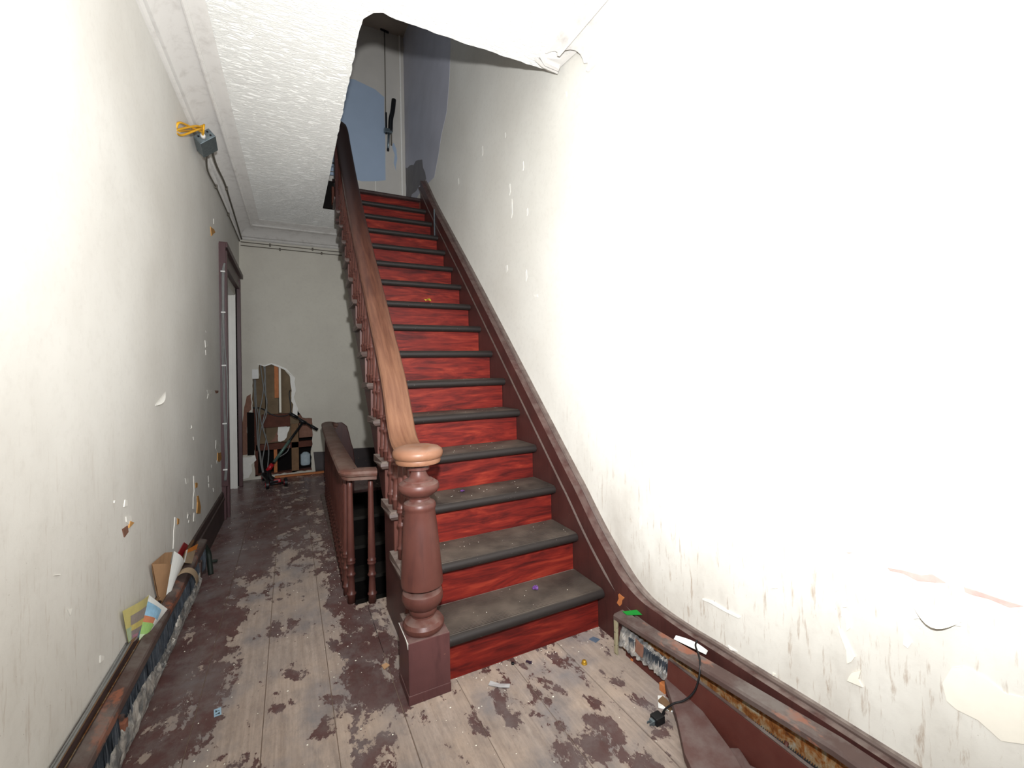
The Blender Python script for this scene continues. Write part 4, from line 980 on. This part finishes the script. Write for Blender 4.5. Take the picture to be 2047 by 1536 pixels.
# ------------------------------------------------------------------ scooter by the back wall
sc = empty('kick_scooter', (-1.42, 3.75, 0)); tag(sc, 'black and red kick scooter leaning in front of the wall hole', 'scooter')
p_top = Vector((-1.135, 3.86, .645)); p_bot = Vector((-1.46, 3.80, .19))
B().tube([p_top, p_bot], .013, 12).build('steering_column', M_black, sc, smooth=True)
pm = p_top.lerp(p_bot, .42); pn = p_top.lerp(p_bot, .90)
B().tube([pm, pn], .0165, 12).build('column_sleeve', m_plain('green_grey_tube', (96, 118, 108), .4, .4, .3), sc, smooth=True)
hb_ = B().tube([(-1.262, 3.85, .752), (-.985, 3.87, .545)], .011, 10).build('handlebar', M_black, sc, smooth=True)
for a, c in (((-1.262, 3.85, .752), (-1.19, 3.855, .698)), ((-.985, 3.87, .545), (-1.06, 3.865, .601))): B().tube([a, c], .017, 10).build('grip', M_black, sc, smooth=True)
B().tube([(-1.165, 3.855, .67), (-1.105, 3.86, .63)], .02, 10).build('clamp', M_black, sc, smooth=True)
B().tube([p_bot + Vector((.02, 0, .028)), p_bot + Vector((-.03, -.01, -.04))], .024, 12).build('fork_collar', M_red, sc, smooth=True)
B().tube([p_bot + Vector((-.02, 0, -.02)), (-1.47, 3.74, .09), (-1.43, 3.64, .065)], [.02, .024, .02], 10).build('fork', M_black, sc, smooth=True)
B().prism([(-1.57, 4.06), (-1.51, 4.08), (-1.40, 3.68), (-1.38, 3.60), (-1.46, 3.58), (-1.50, 3.68)], lambda u, v, w: (u, v, w), .055, .078).build('deck', M_black, sc, bevel=.006)
B().box(-1.43, -1.36, 3.60, 3.66, .05, .085).build('axle_block', M_red, sc, bevel=.01)
B().tube([(-1.49, 3.585, .045), (-1.31, 3.605, .045)], .010, 8).build('axle', M_black, sc, smooth=True)
for cx_, cy_ in ((-1.485, 3.585), (-1.315, 3.605), (-1.54, 4.02)):
    ax = Vector((.18, .02, 0)).normalized() if cy_ < 3.9 else Vector((.96, .27, 0)); c0 = Vector((cx_, cy_, .046))
    w_ = B().tube([c0 - ax * .016, c0 - ax * .012, c0 + ax * .012, c0 + ax * .016], [.040, .046, .046, .040], 20).build('wheel', M_black, sc, ang=40)
    B().tube([c0 - ax * .018, c0 + ax * .018], .027, 14).build('wheel_hub', M_red, w_, ang=40)
B().tube(catmull([(-1.27, 3.86, .40), (-1.30, 3.83, .33), (-1.38, 3.82, .28), (-1.43, 3.81, .24)], 4), .005, 6).build('brake_cable', M_greycab, sc, smooth=True)

# ------------------------------------------------------------------ upper hall pieces
hg = empty('hanging_handle', (-.14, 3.77, 4.2)); tag(hg, 'black foam handle with a metal hinge hanging on a cord against the upper wall', 'handle')
B().tube([(-.163, 3.80, 5.42), (-.165, 3.80, 4.9), (-.168, 3.80, 4.33)], .0055, 6).build('cord', M_dkcab, hg, smooth=True)
B().tube([(-.215, 3.79, 5.415), (-.115, 3.79, 5.40)], .012, 8).build('hook_bar', M_black, hg, smooth=True)
B().tube(catmull([(-.070, 3.77, 4.565), (-.088, 3.765, 4.42), (-.112, 3.765, 4.30), (-.118, 3.77, 4.14)], 5), [.028] * 15 + [.02], 12).build('foam_grip', M_black, hg, smooth=True)
B().box(-.178, -.158, 3.76, 3.79, 4.12, 4.38).build('side_bar', M_black, hg, bevel=.003)
B().box(-.195, -.10, 3.745, 3.795, 4.13, 4.18).build('hinge', M_steel, hg, bevel=.004)
B().tube([(-.138, 3.77, 4.14), (-.150, 3.77, 3.93)], .014, 10).build('metal_rod', M_steel, hg, smooth=True)
B().tube([(-.150, 3.77, 3.935), (-.151, 3.77, 3.91)], .015, 10).build('rod_tip', M_black, hg, smooth=True)
B().box(-.115, -.10, 3.765, 3.785, 3.99, 4.14).build('bracket_leg', M_dkcab, hg, bevel=.002)
for k, (zz, lb) in enumerate(((3.285, 'upper'), (3.198, 'lower'))):
    o = B().tube([(-.96, 3.0, zz), (-.76, 3.0, zz + .01)], .008 - .003 * k, 8).build('rail_rod', M_dkcab if k else M_black, smooth=True); tag(o, lb + ' thin rod beside the handrail at the top landing', 'rod', 'thin rods at the landing')
o = B().tube([(-.862, 2.98, 3.105), (-.79, 2.98, 3.11)], .018, 10).build('rail_stub', M_rail, smooth=True); tag(o, 'short broken rail stub at the landing edge', 'rail stub')

o = B().box(-.014, -.003, 2.388, 2.404, 2.475, 2.75).build('metal_strip', M_steel, bevel=.001); tag(o, 'thin grey metal strip standing against the wall string near the top', 'metal strip')

# ------------------------------------------------------------------ flaking plaster (parts of the walls)
def lw(poly, nm, mat, d=.003, lift=0.0, seed=1, st_=.03, am=.004):
    pj = jag(poly, st_, am, random.Random(seed))
    return B().prism(pj, lambda u, v, w: (xl(u) + w, u, v), -.001, d).build(nm, mat, wall_left)
LWF = [('o', [(2.264, 2.313), (2.402, 2.337), (2.474, 2.332), (2.298, 2.253)]), ('w', [(2.418, 2.42), (2.482, 2.44), (2.468, 2.397), (2.426, 2.384)]), ('w', [(1.996, 1.443), (2.096, 1.441), (2.112, 1.415), (2.009, 1.394)]), ('w', [(2.017, 1.513), (2.05, 1.511), (2.041, 1.5)]), ('w', [(2.008, 1.379), (2.05, 1.381), (2.022, 1.344)]), ('w', [(2.046, 1.1), (2.226, 1.093), (2.254, 1.071), (2.151, 1.061), (2.053, 1.038), (2.093, 1.07)]), ('r', [(2.385, 1.084), (2.549, 1.074), (2.523, 1.059), (2.429, 1.06)]), ('w', [(2.402, 0.703), (2.494, 0.683), (2.613, 0.626), (2.619, 0.57), (2.486, 0.584), (2.383, 0.638)]), ('o', [(2.463, 0.591), (2.619, 0.57), (2.645, 0.517), (2.553, 0.506), (2.458, 0.531)]), ('w', [(2.412, 0.543), (2.481, 0.523), (2.433, 0.513)]), ('w', [(1.483, 0.892), (1.544, 0.894), (1.529, 0.91), (1.543, 0.879)]), ('w', [(1.574, 0.835), (1.615, 0.823), (1.589, 0.814)]), ('w', [(1.352, 0.633), (1.43, 0.617), (1.441, 0.589), (1.379, 0.595)]), ('w', [(1.574, 0.6), (1.616, 0.588), (1.611, 0.497), (1.652, 0.451), (1.604, 0.387), (1.544, 0.409), (1.554, 0.476), (1.583, 0.504)]), ('o', [(1.608, 0.548), (1.677, 0.533), (1.664, 0.509), (1.612, 0.518)]), ('o', [(1.652, 0.46), (1.696, 0.452), (1.762, 0.361), (1.75, 0.324), (1.646, 0.356), (1.67, 0.416)]), ('w', [(1.576, 0.38), (1.637, 0.354), (1.623, 0.313), (1.554, 0.334)]), ('w', [(1.395, 0.432), (1.494, 0.378), (1.461, 0.348), (1.417, 0.368), (1.443, 0.382)]), ('w', [(2.176, 0.554), (2.228, 0.54), (2.202, 0.527)]), ('w', [(2.062, 0.442), (2.1, 0.43), (2.075, 0.412)]), ('w', [(2.245, 0.368), (2.299, 0.344), (2.264, 0.335)]), ('w', [(2.054, 0.498), (2.104, 0.495), (2.093, 0.449), (2.063, 0.452)]), ('w', [(0.41, 0.7), (0.465, 0.685), (0.474, 0.666), (0.436, 0.663), (0.415, 0.679)]), ('o', [(0.446, 0.67), (0.49, 0.653), (0.436, 0.65)]), ('r', [(0.374, 0.664), (0.427, 0.66), (0.435, 0.635), (0.395, 0.629)]), ('w', [(1.118, 0.487), (1.16, 0.465), (1.128, 0.413), (1.097, 0.336), (1.076, 0.343), (1.087, 0.426)]), ('o', [(1.153, 0.472), (1.197, 0.454), (1.188, 0.431), (1.151, 0.441)]), ('w', [(0.403, 0.761), (0.424, 0.756), (0.429, 0.732), (0.393, 0.739)]), ('w', [(1.421, 0.421), (1.488, 0.382), (1.463, 0.354), (1.398, 0.399)]), ('w', [(-0.111, 0.703), (-0.084, 0.696), (-0.081, 0.692), (-0.106, 0.699)]), ('w', [(0.171, 0.338), (0.201, 0.318), (0.198, 0.309), (0.171, 0.314)]), ('w', [(-0.042, 0.585), (-0.017, 0.574), (-0.027, 0.561)]), ('w', [(0.302, 0.787), (0.312, 0.783), (0.299, 0.777)])]
for k, (mt_, poly) in enumerate(LWF):
    lw(poly, 'plaster_flake', {'w': M_flake, 'o': M_orange, 'r': M_redbrown}[mt_], .003 + .002 * (mt_ == 'o'), seed=k)
RWF = [('p', 0.0015, [(-1.088, 0.687), (-1.12, 0.694), (-1.153, 0.696), (-1.174, 0.707), (-1.197, 0.697), (-1.18, 0.69), (-1.146, 0.679), (-1.12, 0.687), (-1.093, 0.681)]), ('p', 0.0015, [(-1.226, 0.699), (-1.25, 0.701), (-1.287, 0.699), (-1.316, 0.699), (-1.295, 0.689), (-1.267, 0.692), (-1.241, 0.69), (-1.229, 0.69)]), ('w', 0.004, [(-1.131, 0.616), (-1.165, 0.623), (-1.212, 0.637), (-1.221, 0.611), (-1.201, 0.604), (-1.165, 0.604), (-1.138, 0.586)]), ('c', 0.003, [(-1.202, 0.507), (-1.222, 0.521), (-1.24, 0.525), (-1.263, 0.514), (-1.286, 0.504), (-1.317, 0.513), (-1.314, 0.417), (-1.278, 0.398), (-1.244, 0.419), (-1.21, 0.417), (-1.192, 0.427), (-1.187, 0.462)]), ('c', 0.005, [(-0.995, 0.362), (-1.003, 0.377), (-1.023, 0.394), (-1.018, 0.366), (-1.027, 0.352), (-0.991, 0.347)]), ('c', 0.004, [(-0.971, 0.48), (-0.982, 0.468), (-0.995, 0.449), (-1.009, 0.421), (-1.003, 0.403), (-0.992, 0.393), (-0.99, 0.426), (-0.977, 0.46)]), ('c', 0.005, [(-0.98, 0.565), (-0.99, 0.575), (-0.993, 0.546), (-0.986, 0.54)]), ('c', 0.004, [(-0.989, 0.52), (-0.997, 0.522), (-1.001, 0.493), (-0.992, 0.481)]), ('c', 0.004, [(-0.783, 0.511), (-0.803, 0.525), (-0.805, 0.515), (-0.785, 0.503)]), ('c', 0.003, [(-0.963, 0.599), (-0.974, 0.604), (-0.975, 0.584), (-0.965, 0.573)]), ('w', 0.004, [(-0.526, 0.355), (-0.57, 0.365), (-0.623, 0.36), (-0.677, 0.361), (-0.67, 0.354), (-0.616, 0.35), (-0.562, 0.354), (-0.528, 0.349)]), ('p', 0.001, [(-0.995, 0.693), (-1.015, 0.7), (-1.002, 0.69)]), ('p', 0.001, [(-0.952, 0.876), (-0.962, 0.877), (-0.957, 0.872)]), ('w', 0.003, [(-1.117, 0.541), (-1.133, 0.525), (-1.123, 0.508), (-1.114, 0.512)]), ('c', 0.003, [(-0.781, 0.24), (-0.793, 0.241), (-0.783, 0.231)]), ('w', 0.003, [(-0.627, 0.241), (-0.663, 0.239), (-0.634, 0.229)]), ('w', 0.002, [(1.4126, 2.909), (1.3868, 2.908), (1.3824, 2.848), (1.4033, 2.837)]), ('w', 0.002, [(0.9625, 2.439), (0.9422, 2.446), (0.9389, 2.389), (0.9554, 2.373)]), ('w', 0.002, [(0.9381, 2.315), (0.9183, 2.336), (0.9155, 2.245), (0.9321, 2.211)]), ('w', 0.002, [(0.728, 2.201), (0.7109, 2.203), (0.7077, 2.168), (0.7214, 2.159)]), ('w', 0.002, [(0.764, 2.509), (0.7525, 2.515), (0.7503, 2.472), (0.7602, 2.458)]), ('w', 0.002, [(0.7579, 1.813), (0.7403, 1.826), (0.737, 1.774), (0.7518, 1.754)]), ('w', 0.002, [(0.6606, 1.656), (0.6177, 1.648), (0.6078, 1.633), (0.6419, 1.637)]), ('w', 0.002, [(1.0363, 1.913), (1.0088, 1.916), (1.0027, 1.877), (1.0253, 1.867)]), ('w', 0.002, [(1.9522, 2.878), (1.9187, 2.871), (1.9121, 2.82), (1.939, 2.816)]), ('w', 0.002, [(0.2762, 2.681), (0.2636, 2.677), (0.2609, 2.65), (0.2713, 2.648)]), ('w', 0.002, [(-0.1896, 1.846), (-0.1979, 1.844), (-0.2001, 1.834), (-0.1935, 1.834)]), ('w', 0.002, [(-0.6269, 1.709), (-0.6324, 1.709), (-0.6335, 1.701), (-0.6291, 1.7)]), ('w', 0.002, [(1.0098, 2.822), (0.996, 2.82), (0.9933, 2.79), (1.0049, 2.786)]), ('w', 0.002, [(0.2725, 1.887), (0.1548, 1.832), (0.1284, 1.813), (0.2192, 1.853)]), ('c', 0.002, [(-0.0705, 0.903), (-0.0826, 0.912), (-0.0854, 0.895), (-0.0755, 0.883)]), ('c', 0.002, [(-0.3279, 0.638), (-0.3752, 0.664), (-0.3862, 0.659), (-0.3488, 0.636)]), ('c', 0.002, [(-0.5502, 0.562), (-0.5909, 0.592), (-0.6002, 0.586), (-0.5678, 0.56)]), ('c', 0.002, [(-0.2051, 0.545), (-0.2188, 0.567), (-0.221, 0.529), (-0.21, 0.503)])]
for k, (mt_, d, poly) in enumerate(RWF):
    B().prism(jag(poly, .03, .003, random.Random(k)), lambda u, v, w: (XR - w, u, v), -.001, d).build('plaster_flake', {'w': M_flake, 'c': M_flakec, 'p': M_pink}[mt_], wall_right)
# curled flaps that stand off the right wall
def flap(p0, p1, drop, out, nm='curled_flake'):
    def f(u, v):
        y = p0[0] + (p1[0] - p0[0]) * u; z_ = p0[1] + (p1[1] - p0[1]) * u
        k = math.sin(3.1416 * min(1, max(0, u)))
        return (XR - .002 - out * v * v * k, y, z_ - drop * v * (0.25 + .75 * k))
    B().sheet(f, 10, 5, .0012).build(nm, M_flakec, wall_right)
flap((-1.03, 1.332), (-1.112, 1.345), -.022, .02)
flap((-1.13, .640), (-1.222, .632), .045, .022)
flap((-1.30, 1.36), (-1.34, 1.372), -.012, .012)
def lflap(p0, p1, drop, out):
    def f(u, v):
        y = p0[0] + (p1[0] - p0[0]) * u; z_ = p0[1] + (p1[1] - p0[1]) * u; k = math.sin(3.1416 * u)
        return (xl(y) + .001 + out * v * v * k, y, z_ - drop * v * (.3 + .7 * k))
    B().sheet(f, 8, 4, .0012).build('curled_flake', M_flake, wall_left)
lflap((.80, 1.08), (.97, 1.13), .02, .012)
